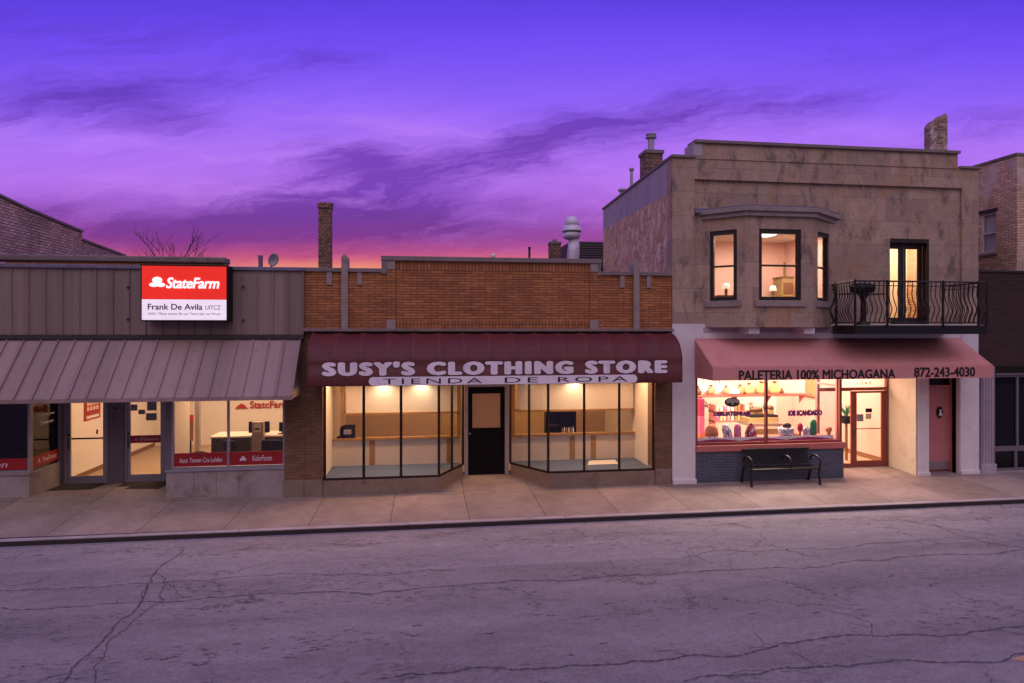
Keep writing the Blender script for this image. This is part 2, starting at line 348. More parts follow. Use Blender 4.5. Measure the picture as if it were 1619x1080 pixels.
pbr('maroon_fabric', (.098, .011, .014), .6, 0, seam_shine=((PX(1079, -.8) - PX(485.5, -.8)) / 15, PX(485.5, -.8), .05, 1.7, .45), var=.35, scale=1.6, stretch=(2, 1, 1), dirt=((.060, .012, .024), 1.8, .5), bmp=.15)  # bright streaks along the ribs are shine painted into the colour
pbr('pink_fabric', (.62, .27, .25), .8, 0, seam_shine=((PX(1572, -.95) - PX(1127.5, -.95)) / 9, PX(1127.5, -.95), .02, .75, .16), var=.10, scale=1.5, dirt=((.46, .15, .17), 1.2, .35), bmp=.1)
pbr('inner_wall', (.74, .62, .46), .7, 0, var=.05, scale=2, bmp=.03)
pbr('tan_panel', (.60, .45, .29), .7, 0, var=.12, scale=3, stretch=(1, 1, 12), bmp=.1)
pbr('white_panel', (.74, .62, .52), .6, 0, var=.05, scale=2, bmp=.02)
pbr('oak_trim', (.40, .22, .075), .55, 0, var=.25, scale=4, stretch=(1, 1, 6))
pbr('shade_cloth', (.62, .50, .38), .8, 0, var=.1, scale=3, stretch=(6, 1, 1))
b_ = [k for k in MATS['shade_cloth'].node_tree.nodes if k.type == 'BSDF_PRINCIPLED'][0]; b_.inputs['Transmission Weight'].default_value = .0
nt_ = NT(MATS['shade_cloth'].node_tree); tr_ = nt_.n.new('ShaderNodeBsdfTranslucent'); tr_.inputs[0].default_value = (.8, .66, .48, 1); mx_ = nt_.n.new('ShaderNodeMixShader'); mx_.inputs[0].default_value = .6
nt_.l.new(b_.outputs[0], mx_.inputs[1]); nt_.l.new(tr_.outputs[0], mx_.inputs[2]); nt_.l.new(mx_.outputs[0], [k for k in nt_.n if k.type == 'OUTPUT_MATERIAL'][0].inputs[0])
pbr('teal_carpet', (.085, .125, .22), .95, 0, var=.3, scale=30)
pbr('tile_floor', (.42, .30, .19), .5, 0, var=.15, scale=3)
pbr('peach_wall', (.80, .53, .45), .7, 0, var=.04, scale=2, bmp=.03)
pbr('cream_wall', (.82, .76, .68), .7, 0, var=.05, scale=2, bmp=.03)
pbr('ceiling_white', (.75, .70, .62), .8, 0, var=.04, scale=2)
pbr('dark_void', (.020, .018, .022), .8, 0, var=.5, scale=1.5)
pbr('near_black', (.012, .010, .010), .6, 0, var=.3, scale=4, spec=.2)
pbr('olive_desk', (.075, .058, .030), .7, 0, var=.15, scale=5, spec=.2)
pbr('pale_top', (.75, .68, .58), .4, 0, var=.05, scale=5)
pbr('grey_plastic', (.38, .31, .27), .5, 0, var=.08, scale=5)
pbr('wood_brown', (.22, .10, .04), .5, 0, var=.3, scale=5, stretch=(1, 1, 8))
pbr('steel', (.5, .48, .45), .3, .8, var=.1, scale=5)
pbr('paper_white', (.78, .74, .70), .7, 0, var=.05, scale=8)
pbr('paper_grey', (.30, .28, .30), .7, 0, var=.2, scale=12)
pbr('yellow_bag', (.84, .68, .26), .5, 0, var=.3, scale=12)
pbr('orange_bag', (.74, .36, .20), .5, 0, var=.3, scale=12)
pbr('pastry_brown', (.18, .09, .035), .6, 0, var=.5, scale=14)
pbr('canvas_tan', (.36, .24, .10), .7, 0, var=.3, scale=3, stretch=(1, 1, .4))
pbr('chocolate', (.045, .016, .010), .4, 0, var=.3, scale=20)
pbr('orange_ice', (.62, .21, .09), .45, 0, var=.2, scale=14)
pbr('pink_ice', (.62, .16, .34), .45, 0, var=.2, scale=14)
pbr('red_ice', (.45, .02, .06), .4, 0, var=.3, scale=20)
pbr('green_ice', (.02, .20, .08), .4, 0, var=.4, scale=22)
pbr('cone_wafer', (.40, .14, .03), .55, 0, var=.35, scale=25)
pbr('doormat', (.03, .022, .022), .95, 0, var=.4, scale=30)
pbr('crack_tar', (.078, .066, .078), .9, 0, var=.5, scale=12)
pbr('yellow_road_paint', (.50, .30, .14), .8, 0, var=.5, scale=9, dirt=((.2, .16, .17), 10, .8))
pbr('bark', (.055, .035, .045), .9, 0, var=.3, scale=8)
pbr('dark_siding', (.045, .032, .028), .7, 0, var=.3, scale=3, stretch=(1, 1, 8))
brick('maroon_cladding', (.052, .026, .022, 1), (.036, .018, .016, 1), (.018, .010, .010, 1), .21, .068, .008, vary=.7)
pbr('kerb_concrete', (.36, .32, .345), .85, 0, var=.35, scale=2.2, dirt=((.2, .16, .18), 2, .5))
pbr('kerb_face', (.032, .020, .022), .9, 0, var=.4, scale=4)
pbr('ground_soil', (.10, .09, .085), .95, 0, var=.4, scale=.5)
pbr('lace', (.66, .58, .66), .7, 0, var=.2, scale=30)
pbr('magenta_cloth', (.42, .03, .13), .7, 0, var=.25, scale=12)
speck('speckle_purple', (.80, .72, .84), (.13, .05, .18), (.45, .22, .45), 26)
speck('speckle_red', (.50, .03, .08), (.09, .012, .03), (.75, .60, .66), 26)
speck('speckle_white', (.84, .80, .86), (.16, .16, .32), (.45, .36, .50), 26)
glow('sign_red', (.70, .022, .013), .80)
glow('sign_white', (.84, .76, .86), .66)
glow('sign_pinkwhite', (1.0, .84, .86), .95)
glow('lamp_glow', (1.0, .93, .72), 2.4)
glow('yellow_glow', (1.0, .86, .60), .85)
glow('ceiling_glow', (1.0, .93, .86), 2.0)
glass('clear_glass'); glass('dark_glass', (.30, .32, .36), 1.25); glass('dim_glass', (.60, .62, .66), 1.3)

# ------------------------------------------------------------------ mesh builder
class MB:
    def __init__(s): s.v = []; s.f = []; s.m = []
    def face(s, pts, mi=0):
        k = len(s.v); s.v += [tuple(p) for p in pts]; s.f.append(tuple(range(k, k + len(pts)))); s.m.append(mi)
    def box(s, x0, x1, y0, y1, z0, z1, mi=0):
        if x0 > x1: x0, x1 = x1, x0
        if y0 > y1: y0, y1 = y1, y0
        if z0 > z1: z0, z1 = z1, z0
        k = len(s.v)
        s.v += [(x0, y0, z0), (x1, y0, z0), (x1, y1, z0), (x0, y1, z0), (x0, y0, z1), (x1, y0, z1), (x1, y1, z1), (x0, y1, z1)]
        for q in ((0, 3, 2, 1), (4, 5, 6, 7), (0, 1, 5, 4), (1, 2, 6, 5), (2, 3, 7, 6), (3, 0, 4, 7)):
            s.f.append(tuple(k + i for i in q)); s.m.append(mi)
        return s
    def prism(s, poly, z0, z1, mi=0):
        """poly: counter-clockwise (x,y); z0/z1 may be callables of (x,y)"""
        a = (lambda x, y: z0) if not callable(z0) else z0
        b = (lambda x, y: z1) if not callable(z1) else z1
        k = len(s.v); m = len(poly)
        s.v += [(x, y, a(x, y)) for x, y in poly] + [(x, y, b(x, y)) for x, y in poly]
        s.f.append(tuple(k + i for i in reversed(range(m)))); s.m.append(mi)
        s.f.append(tuple(k + m + i for i in range(m))); s.m.append(mi)
        for i in range(m):
            j = (i + 1) % m; s.f.append((k + i, k + j, k + m + j, k + m + i)); s.m.append(mi)
        return s
    def prism_x(s, poly, x0, x1, mi=0):
        """poly in (y,z) extruded along x"""
        k = len(s.v); m = len(poly)
        s.v += [(x0, y, z) for y, z in poly] + [(x1, y, z) for y, z in poly]
        s.f.append(tuple(k + i for i in range(m))); s.m.append(mi)
        s.f.append(tuple(k + m + i for i in reversed(range(m)))); s.m.append(mi)
        for i in range(m):
            j = (i + 1) % m; s.f.append((k + i, k + m + i, k + m + j, k + j)); s.m.append(mi)
        return s
    def prism_y(s, poly, y0, y1, mi=0):
        """poly in (x,z) extruded along y"""
        k = len(s.v); m = len(poly)
        s.v += [(x, y0, z) for x, z in poly] + [(x, y1, z) for x, z in poly]
        s.f.append(tuple(k + i for i in range(m))); s.m.append(mi)
        s.f.append(tuple(k + m + i for i in reversed(range(m)))); s.m.append(mi)
        for i in range(m):
            j = (i + 1) % m; s.f.append((k + i, k + j, k + m + j, k + m + i)); s.m.append(mi)
        return s
    def tube(s, pts, r, seg=8, mi=0, caps=True):
        pts = [Vector(p) for p in pts]; rs = r if isinstance(r, (list, tuple)) else [r] * len(pts)
        k0 = len(s.v); up = Vector((0, 0, 1)); prev = None
        for i, p in enumerate(pts):
            d = (pts[min(i + 1, len(pts) - 1)] - pts[max(i - 1, 0)]).normalized()
            if prev is None:
                a = d.cross(up)
                if a.length < .01: a = d.cross(Vector((1, 0, 0)))
            else: a = prev - d * prev.dot(d)
            a.normalize(); prev = a; b = d.cross(a)
            for j in range(seg):
                t = 2 * math.pi * j / seg
                s.v.append(tuple(p + (a * math.cos(t) + b * math.sin(t)) * rs[i]))
        for i in range(len(pts) - 1):
            for j in range(seg):
                q = (j + 1) % seg
                s.f.append((k0 + i * seg + j, k0 + (i + 1) * seg + j, k0 + (i + 1) * seg + q, k0 + i * seg + q)); s.m.append(mi)
        if caps:
            s.f.append(tuple(k0 + j for j in range(seg))); s.m.append(mi)
            e = k0 + (len(pts) - 1) * seg
            s.f.append(tuple(e + j for j in reversed(range(seg)))); s.m.append(mi)
        return s
    def lathe(s, cx, cy, prof, seg=20, mi=0, sx=1.0, sy=1.0, lean=(0, 0)):
        k0 = len(s.v); z0 = prof[0][1]
        for r, z in prof:
            for j in range(seg):
                t = 2 * math.pi * j / seg
                s.v.append((cx + lean[0] * (z - z0) + r * sx * math.cos(t), cy + lean[1] * (z - z0) + r * sy * math.sin(t), z))
        for i in range(len(prof) - 1):
            for j in range(seg):
                q = (j + 1) % seg
                s.f.append((k0 + i * seg + j, k0 + i * seg + q, k0 + (i + 1) * seg + q, k0 + (i + 1) * seg + j)); s.m.append(mi)
        s.f.append(tuple(k0 + j for j in reversed(range(seg)))); s.m.append(mi)
        e = k0 + (len(prof) - 1) * seg
        s.f.append(tuple(e + j for j in range(seg))); s.m.append(mi)
        return s
    def wall(s, x0, x1, z0, z1, y0, y1, holes=(), mi=0, reveal=None, back=True):
        """XZ wall with rectangular holes, one clean skin"""
        reveal = mi if reveal is None else reveal
        xs = sorted({x0, x1, *[max(x0, min(x1, h[i])) for h in holes for i in (0, 1)]})
        zs = sorted({z0, z1, *[max(z0, min(z1, h[i])) for h in holes for i in (2, 3)]})
        def solid(i, j):
            if i < 0 or j < 0 or i >= len(xs) - 1 or j >= len(zs) - 1: return None
            cx, cz = (xs[i] + xs[i + 1]) / 2, (zs[j] + zs[j + 1]) / 2
            return not any(h[0] < cx < h[1] and h[2] < cz < h[3] for h in holes)
        for i in range(len(xs) - 1):
            for j in range(len(zs) - 1):
                if not solid(i, j): continue
                a, b, c, d = xs[i], xs[i + 1], zs[j], zs[j + 1]
                s.face([(a, y0, c), (b, y0, c), (b, y0, d), (a, y0, d)], mi)
                if back: s.face([(b, y1, c), (a, y1, c), (a, y1, d), (b, y1, d)], mi)
                for (di, dj, pts) in ((-1, 0, [(a, y1, c), (a, y0, c), (a, y0, d), (a, y1, d)]), (1, 0, [(b, y0, c), (b, y1, c), (b, y1, d), (b, y0, d)]),
                                      (0, -1, [(a, y1, c), (b, y1, c), (b, y0, c), (a, y0, c)]), (0, 1, [(a, y0, d), (b, y0, d), (b, y1, d), (a, y1, d)])):
                    o = solid(i + di, j + dj)
                    if o is None: s.face(pts, mi)
                    elif not o: s.face(pts, reveal)
        return s
    def build(s, name, mat, parent=None, smooth=False, label=None, bevel=0.0):
        me = bpy.data.meshes.new(name); me.from_pydata(s.v, [], s.f)
        for mm in (mat if isinstance(mat, (list, tuple)) else [mat]): me.materials.append(MATS[mm])
        me.polygons.foreach_set('material_index', s.m)
        if smooth: me.polygons.foreach_set('use_smooth', [True] * len(s.f))
        me.update()
        o = bpy.data.objects.new(name, me); C.objects.link(o)
        if parent is not None:
            o.parent = parent
            if parent.parent is None and parent.type == 'EMPTY': o.location = -parent.location
        if label: o['label'] = label
        if bevel:
            mod = o.modifiers.new('bevel', 'BEVEL'); mod.width = bevel; mod.segments = 2; mod.limit_method = 'ANGLE'
        return o
def B(*a): return MB().box(*a)
def thing(name, label, cat, loc=(0, 0, 0), group=None):
    o = bpy.data.objects.new(name, None); C.objects.link(o); o.location = loc; o.empty_display_size = .2
    o['label'] = label; o['category'] = cat
    if group: o['group'] = group
    return o
def tag(o, label, cat, group=None):
    o['label'] = label; o['category'] = cat
    if group: o['group'] = group
    return o
def struct(o): o['kind'] = 'structure'; return o

def text(body, name, mat, parent, x0, x1, z0, z1, y, depth=.012, bold=.0, shear=0.0, axis='x', space=1.0, fat=None):
    """raised lettering filling the box x0..x1, z0..z1 on the plane Y=y facing -Y (axis 'y': on plane X=y facing +X, x0..x1 run along Y)"""
    cu = bpy.data.curves.new('text', 'FONT'); cu.body = body; cu.size = 1; cu.extrude = .001; cu.offset = bold; cu.shear = shear; cu.space_character = space
    cu.resolution_u = 3
    ob = bpy.data.objects.new('text', cu); C.objects.link(ob)
    bpy.context.view_layer.update(); dg = bpy.context.evaluated_depsgraph_get()
    me = bpy.data.meshes.new_from_object(ob.evaluated_get(dg)); bpy.data.objects.remove(ob); bpy.data.curves.remove(cu)
    if fat:   # heavy lettering: the strokes are thickened all round
        vs = [v.co.copy() for v in me.vertices]; fs = [tuple(p.vertices) for p in me.polygons if vs[p.vertices[0]].z > 0 and p.normal.z > .5]
        V, Fc = [], []
        for i in range(13):
            rr = 0 if i == 0 else 1; a_ = i * math.pi / 6
            k = len(V); V += [Vector((v.x + rr * fat[0] * math.cos(a_), v.y + rr * fat[1] * math.sin(a_), .001 + i * .0004 / max(1e-6, depth) * .001)) for v in vs]
            Fc += [tuple(k + j for j in f) for f in fs]
        n_ = len(vs); me2 = bpy.data.meshes.new('t'); me2.from_pydata(V, [], Fc); me2.update(); bpy.data.meshes.remove(me); me = me2
        lay = [i // n_ for i in range(len(V))]
    X = [v.co.x for v in me.vertices]; Z = [v.co.y for v in me.vertices]
    a, b, c, d = min(X), max(X), min(Z), max(Z)
    for v in me.vertices:
        px = x0 + (v.co.x - a) / (b - a) * (x1 - x0); pz = z0 + (v.co.y - c) / (d - c) * (z1 - z0)
        dd = (depth + lay[v.index] * .00035 if fat else depth) if v.co.z > 0 else 0
        v.co = (px, y - dd, pz) if axis == 'x' else (y + dd, px, pz)
    me.name = name; me.materials.clear(); me.materials.append(MATS[mat]); me.update()
    o = bpy.data.objects.new(name, me); C.objects.link(o); o.parent = parent
    if parent.parent is None and parent.type == 'EMPTY': o.location = -parent.location
    return o
def area(name, loc, size, power, col, rot=(0, 0, 0), spread=None):
    l = bpy.data.lights.new(name, 'AREA'); l.shape = 'RECTANGLE'; l.size, l.size_y = size; l.energy = power; l.color = col
    o = bpy.data.objects.new(name, l); C.objects.link(o); o.location = loc; o.rotation_euler = rot; return o
def spot(name, loc, power, col, rot, angle=80, blend=.6, r=.03):
    l = bpy.data.lights.new(name, 'SPOT'); l.energy = power; l.color = col; l.spot_size = R(angle); l.spot_blend = blend; l.shadow_soft_size = r
    o = bpy.data.objects.new(name, l); C.objects.link(o); o.location = loc; o.rotation_euler = rot; return o
WARM = (1.0, .52, .24); WARM2 = (1.0, .62, .38)

# ================================================================== SETTING
GZ, KZ, RZ = -.03, -.09, -.175
KY = -2.1
def walk_z(x, y):
    f = GZ + max(0., min(1.6, (-2.8 - x) / 5)) * .17
    t = max(0., min(1., y / KY)); return f * (1 - t) + KZ * t
mb = MB(); mb.box(-400, 400, 14, 900, -.6, -.30); mb.box(-400, 400, -60, 14, -.9, -.32)
struct(mb.build('ground', 'ground_soil'))
def ribbon(mb, pts, wd, z, mi, sub=5, jit=.075):
    P = [Vector((*p, 0)) for p in pts]
    for it in range(sub):
        Q = [P[0]]
        for a, b in zip(P, P[1:]):
            m_ = (a + b) / 2; L = (b - a).length; nrm = Vector((-(b - a).y, (b - a).x, 0)).normalized()
            Q += [m_ + nrm * random.uniform(-1, 1) * L * jit * 1.3, b]
        P = Q
    W = [wd * random.uniform(.12, 1.15) for _ in P]; W[0] = W[-1] = wd * .15
    L_, R_ = [], []
    for i, p in enumerate(P):
        d = (P[min(i + 1, len(P) - 1)] - P[max(i - 1, 0)]).normalized(); nn = Vector((-d.y, d.x, 0))
        L_.append(p + nn * W[i]); R_.append(p - nn * W[i])
    for i in range(len(P) - 1):
        mb.face([(R_[i].x, R_[i].y, z), (R_[i + 1].x, R_[i + 1].y, z), (L_[i + 1].x, L_[i + 1].y, z), (L_[i].x, L_[i].y, z)], mi)
mb = MB(); mb.box(-60, 60, -24, KY + .05, -.6, RZ)
cracks = [([(0, 961), (200, 953), (330, 945), (470, 938), (700, 927), (850, 918), (1000, 909), (1080, 904), (1180, 900), (1330, 889), (1480, 877), (1619, 868)], .016),
          ([(0, 933), (110, 930), (220, 922), (330, 919), (540, 908), (720, 900)], .010),
          ([(1080, 883), (1250, 868), (1400, 858), (1540, 852)], .010),
          ([(597, 1075), (700, 1064), (790, 1056), (900, 1052), (1000, 1045), (1080, 1038), (1210, 1026), (1260, 1016), (1390, 1006), (1520, 1004), (1570, 996), (1619, 990)], .020),
          ([(1080, 1079), (1200, 1066), (1300, 1054), (1450, 1045), (1619, 1032)], .018),
          ([(100, 1080), (122, 1050), (158, 1018), (175, 1000), (210, 970), (225, 950), (240, 912), (262, 890), (290, 868)], .016),
          ([(150, 1080), (148, 1056), (170, 1025), (172, 1012), (200, 995), (230, 965), (258, 950), (262, 925), (245, 905)], .010),
          ([(262, 920), (275, 930), (292, 945), (310, 943)], .009), ([(228, 948), (232, 925), (238, 915)], .008),
          ([(60, 1080), (80, 1070), (105, 1066)], .007), ([(320, 955), (330, 942)], .006), ([(1380, 1005), (1378, 985), (1350, 975), (1300, 962)], .008),
          ([(1250, 1030), (1280, 1045), (1300, 1055)], .008), ([(1060, 868), (1110, 884), (1160, 900)], .008), ([(1400, 818), (1480, 832), (1560, 858), (1619, 866)], .016),
          ([(1470, 828), (1540, 842), (1619, 855)], .012), ([(1190, 975), (1210, 1020)], .004), ([(0, 1000), (60, 1004), (100, 1000)], .004)]
for pts, wd in cracks:
    ribbon(mb, [PG(x, y, RZ) for x, y in pts], wd, RZ + .003, 1)
for pts, wd in cracks:      # side branches
    for (xa, ya), (xb, yb) in zip(pts, pts[1:]):
        for k in range(2):
            f = random.random(); p = PG(xa + (xb - xa) * f, ya + (yb - ya) * f, RZ); L = random.uniform(.08, .5); a_ = random.uniform(0, 6.28)
            if random.random() < .6: ribbon(mb, [p, (p[0] + L * math.cos(a_), p[1] + L * .6 * math.sin(a_))], wd * random.uniform(.2, .45), RZ + .0025 + random.random() * .0003, 1, 4, .14)
for i in range(75):   # short ravelled chips
    x = random.uniform(-9, 12); y = random.choice([random.gauss(-2.75, .22), random.gauss(-6.2, .35), random.gauss(-6.0, .5)])
    L = random.uniform(.05, .22)
    ribbon(mb, [(x, y), (x + L, y + random.uniform(-.03, .03))], random.uniform(.006, .018), RZ + .0035, 1, 3, .2)
mb.build('road', ['asphalt', 'crack_tar'])['kind'] = 'structure'
# yellow line remains, lower right corner
mb = MB(); a = PG(1590, 1037, RZ); b_ = PG(1640, 1033, RZ)
for i in range(7):
    x0 = a[0] + i * .75; ribbon(mb, [(x0, a[1] - .10), (x0 + .7, a[1] - .11)], .055, RZ + .006, 0, 3, .02)
struct(mb.build('road_line', 'yellow_road_paint'))
# kerb
mb = MB()
x = -45.3
while x < 45:
    mb.box(x, x + 2.99, KY + .03, KY + .17, -.5, KZ + .004 + random.uniform(-.003, .003), 0); mb.box(x, x + 2.99, KY, KY + .03, -.5, KZ - .010, 1); x += 3.0
struct(mb.build('kerb', ['kerb_concrete', 'kerb_face'], bevel=0))
# sidewalk sheet
mb = MB(); xs = [-30 + i * .5 for i in range(140)]; ys = [KY + .17, -1.5, -1.0, -.5, 0.0, .35]
k = len(mb.v)
for x in xs:
    for y in ys: mb.v.append((x, y, walk_z(x, min(y, 0))))
for i in range(len(xs) - 1):
    for j in range(len(ys) - 1):
        q = i * len(ys) + j; mb.f.append((q, q + len(ys), q + len(ys) + 1, q + 1)); mb.m.append(0)
struct(mb.build('sidewalk', 'concrete_walk'))

# ================================================================== LEFT: METAL CLAD SHOP
XL = -9.98; XF = PX(480); XW = PX(450)
b1 = thing('shop_building', 'low shop with brown ribbed metal fascia and slanted metal canopy under the red lit sign', 'shop', (-6.3, 0, 0))
RX0, RX1, RY = PX(46), PX(262), 1.12     # recessed entrance
FZ = .13
# stone stall risers
mb = MB(); mb.box(XL, RX0, 0, .14, -.3, .60); mb.box(RX0 - .14, RX0, .14, RY, -.3, .60)
mb.build('stall_riser', 'base_stone', b1, bevel=.006)
B(XL, RX0 + .015, -.03, .16, .60, .645).build('sill', 'trim_stone', b1, bevel=.005)
mb = MB(); xx = [PX(v) for v in (262, 306, 342, 378, 450)]
for a, c in zip(xx, xx[1:]): mb.box(a + .004, c - .004, 0, .14, -.3, .575)
mb.box(RX1, XW, .01, .12, -.3, .57); mb.build('stall_riser', 'base_stone', b1, bevel=.006)
B(RX1 - .01, XW, -.03, .16, .575, .615).build('sill', 'grey_aluminium', b1, bevel=.004)
B(RX1 - .02, RX1 + .10, .03, .15, .615, 2.75).build('post', 'post_paint', b1)
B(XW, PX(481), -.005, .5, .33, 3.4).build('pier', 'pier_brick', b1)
B(XW - .02, PX(481), -.04, .5, -.3, .33).build('pier_base', 'stained_stone', b1, bevel=.01)
# windows
def pane_y(parent, x0, x1, z0, z1, y, mat='clear_glass', name='pane'):
    return B(x0, x1, y, y + .008, z0, z1).build(name, mat, parent)
def frame_mb(x0, x1, z0, z1, y0, y1, t, muls=(), rails=()):
    mb = MB(); mb.wall(x0, x1, z0, z1, y0, y1, [])
    mb = MB(); hs = []
    ms = [x0 + t] + [v for mm in muls for v in (mm - t / 2, mm + t / 2)] + [x1 - t]
    rs = [z0 + t] + [v for mm in rails for v in (mm - t / 2, mm + t / 2)] + [z1 - t]
    for i in range(0, len(ms), 2):
        for j in range(0, len(rs), 2): hs.append((ms[i], ms[i + 1], rs[j], rs[j + 1]))
    mb.wall(x0, x1, z0, z1, y0, y1, hs); return mb, hs
mb, hs = frame_mb(XL, RX0, .645, 2.6, .03, .09, .045)
w1 = mb.build('window', 'grey_aluminium', b1)
pane_y(w1, XL + .05, RX0 - .05, .69, 2.55, .055, 'dark_glass')
bd = B(XL + .05, RX0 - .05, .040, .050, .70, .93).build('window_band', 'red_film', w1)
text('StaleFarm eGaxen', 'lettering', 'letter_white', bd, RX0 - 2.3, RX0 - .42, .755, .875, .040, .003, shear=.2)
# return pane beside the recess
mb = MB(); mb.box(RX0 - .06, RX0, .09, .13, .60, 2.6); mb.box(RX0 - .06, RX0, RY - .05, RY, .60, 2.6); mb.box(RX0 - .06, RX0, .13, RY - .05, .60, .645)
w2 = mb.build('window', 'grey_aluminium', b1)
B(RX0 - .034, RX0 - .026, .13, RY - .05, .645, 2.6).build('pane', 'dark_glass', w2)
bd = B(RX0 - .024, RX0 - .012, .13, RY - .05, .70, .93).build('window_band', 'red_film', w2)
text('A. YeaDnnst', 'lettering', 'letter_white', bd, .30, RY - .14, .77, .87, RX0 - .012, .003, shear=.2, axis='y')
text('Fivraw wn', 'lettering', 'letter_white', w2, .30, .92, 1.72, 1.77, RX0 - .024, .003, shear=.2, axis='y')
text('Dnaerun', 'lettering', 'letter_white', w2, .42, .88, 1.55, 1.62, RX0 - .024, .003, shear=.2, axis='y')
# doors in the recess
def alu_door(parent, x0, x1, z0, z1, y, handle_left=True, mid=1.12):
    t = .055
    mb, hs = frame_mb(x0 - .06, x1 + .06, z0 - .02, z1 + .06, y - .02, y + .06, .055)
    fr = mb.build('door_frame', 'grey_aluminium', parent)
    mb = MB(); mb.wall(x0, x1, z0 + .01, z1, y, y + .04, [(x0 + t, x1 - t, z0 + .14, z1 - .07)])
    d = mb.build('door', 'grey_aluminium', parent)
    pane_y(d, x0 + t, x1 - t, z0 + .14, z1 - .07, y + .016)
    B(x0 + t - .01, x1 - t + .01, y + .05, y + .07, mid - .02, mid + .015).build('push_bar', 'bronze_frame', d)
    hx = x0 + .03 if handle_left else x1 - .03
    mb = MB(); mb.tube([(hx, y, mid - .22), (hx, y - .05, mid - .20), (hx, y - .05, mid + .02), (hx, y, mid + .04)], .011, 6)
    mb.build('handle', 'bronze_frame', d); B(hx - .02, hx + .02, y - .012, y, mid + .07, mid + .12).build('lock', 'bronze_frame', d)
    return d
dA0, dA1 = PX(106, RY), PX(166, RY); dB0, dB1 = PX(201, RY), PX(257, RY)
mb = MB(); mb.box(RX0, dA0 - .06, RY, RY + .14, -.2, 2.75); mb.build('post', 'post_paint', b1)
mb = MB(); mb.box(dA1 + .06, dB0 - .06, RY - .03, RY + .14, -.2, 2.75); po = mb.build('post', 'post_paint', b1)
B(dA1 + .19, dA1 + .25, RY - .045, RY - .03, 1.78, 1.81).build('doorbell', 'near_black', po); B(dA1 + .19, dA1 + .24, RY - .04, RY - .03, 1.57, 1.59).build('number_plate', 'near_black', po)
mb = MB(); mb.box(dB1 + .06, RX1 + .02, RY, RY + .14, -.2, 2.75); mb.box(dA0 - .06, dA1 + .06, RY + .01, RY + .13, 2.31, 2.75); mb.box(dB0 - .06, dB1 + .06, RY + .01, RY + .13, 2.31, 2.75)
mb.box(RX1 - .02, RX1 + .02, .15, RY, .0, 2.75); mb.build('entrance_wall', 'post_paint', b1)
B(RX1 + .021, RX1 + .03, .15, RY + .14, FZ, 2.70).build('interior_lining', 'cream_wall', b1)
d1 = alu_door(b1, dA0, dA1, FZ + .03, 2.25, RY + .03); d2 = alu_door(b1, dB0, dB1, FZ + .03, 2.25, RY + .03)
bd = B(dB0 + .055, dB1 - .055, RY + .030, RY + .040, 1.00, 1.17).build('window_band', 'red_film', d2)
text('A. OTaxborse', 'lettering', 'letter_white', bd, dB0 + .14, dB1 - .10, 1.055, 1.115, RY + .030, .003, shear=.2)
for (a, b_, c, d_, mt) in ((.06, .20, 1.72, 1.86, 'paper_grey'), (.22, .36, 1.64, 1.74, 'paper_grey'), (.40, .60, 1.72, 1.92, 'paper_grey'), (.38, .60, 1.50, 1.66, 'paper_grey'), (.42, .60, 1.92, 2.16, 'letter_red')):
    B(dB0 + a, dB0 + b_, RY + .030, RY + .040, c, d_).build('notice', mt, d2)
mb = MB()   # curly dark decal on the upper door glass
for i in range(9):
    cx = dB0 + .14 + .05 * (i % 5); cz = 2.02 + .055 * (i // 5) + random.uniform(-.02, .02)
    mb.tube([(cx + .025 * math.cos(t), RY + .034, cz + .02 * math.sin(t)) for t in [k * .7 for k in range(8)]], .008, 5)
mb.build('window_decal', 'near_black', d2)
mb = MB(); mb.prism([(RX0, -.001), (RX1, -.001), (RX1, RY + .05), (RX0, RY + .05)], -.25, lambda x, y: walk_z(x, 0) * (1 - max(0, min(1, y / RY))) + FZ * max(0, min(1, y / RY)) + .002)
mb.build('entry_floor', 'concrete_walk', b1)
# right window
mb, hs = frame_mb(RX1 + .10, XW, .615, 2.6, .03, .09, .045, muls=[PX(360)])
w3 = mb.build('window', 'grey_aluminium', b1)
for h in hs: pane_y(w3, h[0], h[1], h[2], h[3], .055)
for (h, body, a, c) in ((hs[0], 'Auto Tomen Cra Lohibo', .10, .10), (hs[1], 'KolurFarsm', .46, .22)):
    bd = B(h[0], h[1], .040, .050, .67, .95).build('window_band', 'red_film', w3)
    text(body, 'lettering', 'letter_white', bd, h[0] + a, h[1] - c, .75, .85 if h is hs[0] else .865, .040, .003, bold=.008, shear=.15)
    if h is hs[1]:
        mb = MB()
        for ex, ez in ((.24, .785), (.31, .785), (.275, .83)): mb.lathe(0, 0, [(.001, -.003), (.034, -.003), (.034, .003), (.001, .003)], 12); n0 = len(mb.v) - 48; mb.v[n0:] = [(h[0] + ex + v[0], .037 + v[2], ez + v[1] * .8) for v in mb.v[n0:]]
        mb.build('emblem', 'letter_white', bd)
# fascia: ribbed metal panels
FY = -.10; fz0, fz1 = 3.42, 4.76
mb = MB(); mb.box(XL, XF, FY + .02, .0, fz0 - .05, fz1)
x = XF; xs = []
pw = (PX(480) - PX(457)) * 1.0
prof = [(XL, FY + .02)]
while x > XL: xs.append(x); x -= .312
xs = sorted(xs)
pts = []
for i in range(len(xs) - 1):
    a, c = xs[i], xs[i + 1]
    pts += [(a, FY), (a + .012, FY - .028), (a + .030, FY - .028), (a + .040, FY), ((a + c) / 2, FY - .010), (c - .001, FY)]
pts.append((xs[-1], FY))
k = len(mb.v)
for (px_, py_) in pts: mb.v += [(px_, py_, fz0), (px_, py_, fz1)]
for i in range(len(pts) - 1): mb.f.append((k + 2 * i, k + 2 * i + 2, k + 2 * i + 3, k + 2 * i + 1)); mb.m.append(0)
mb.box(XF - .001, XF + .02, FY - .03, .3, fz0, fz1 - .002)
fa = mb.build('fascia', 'metal_clad', b1)
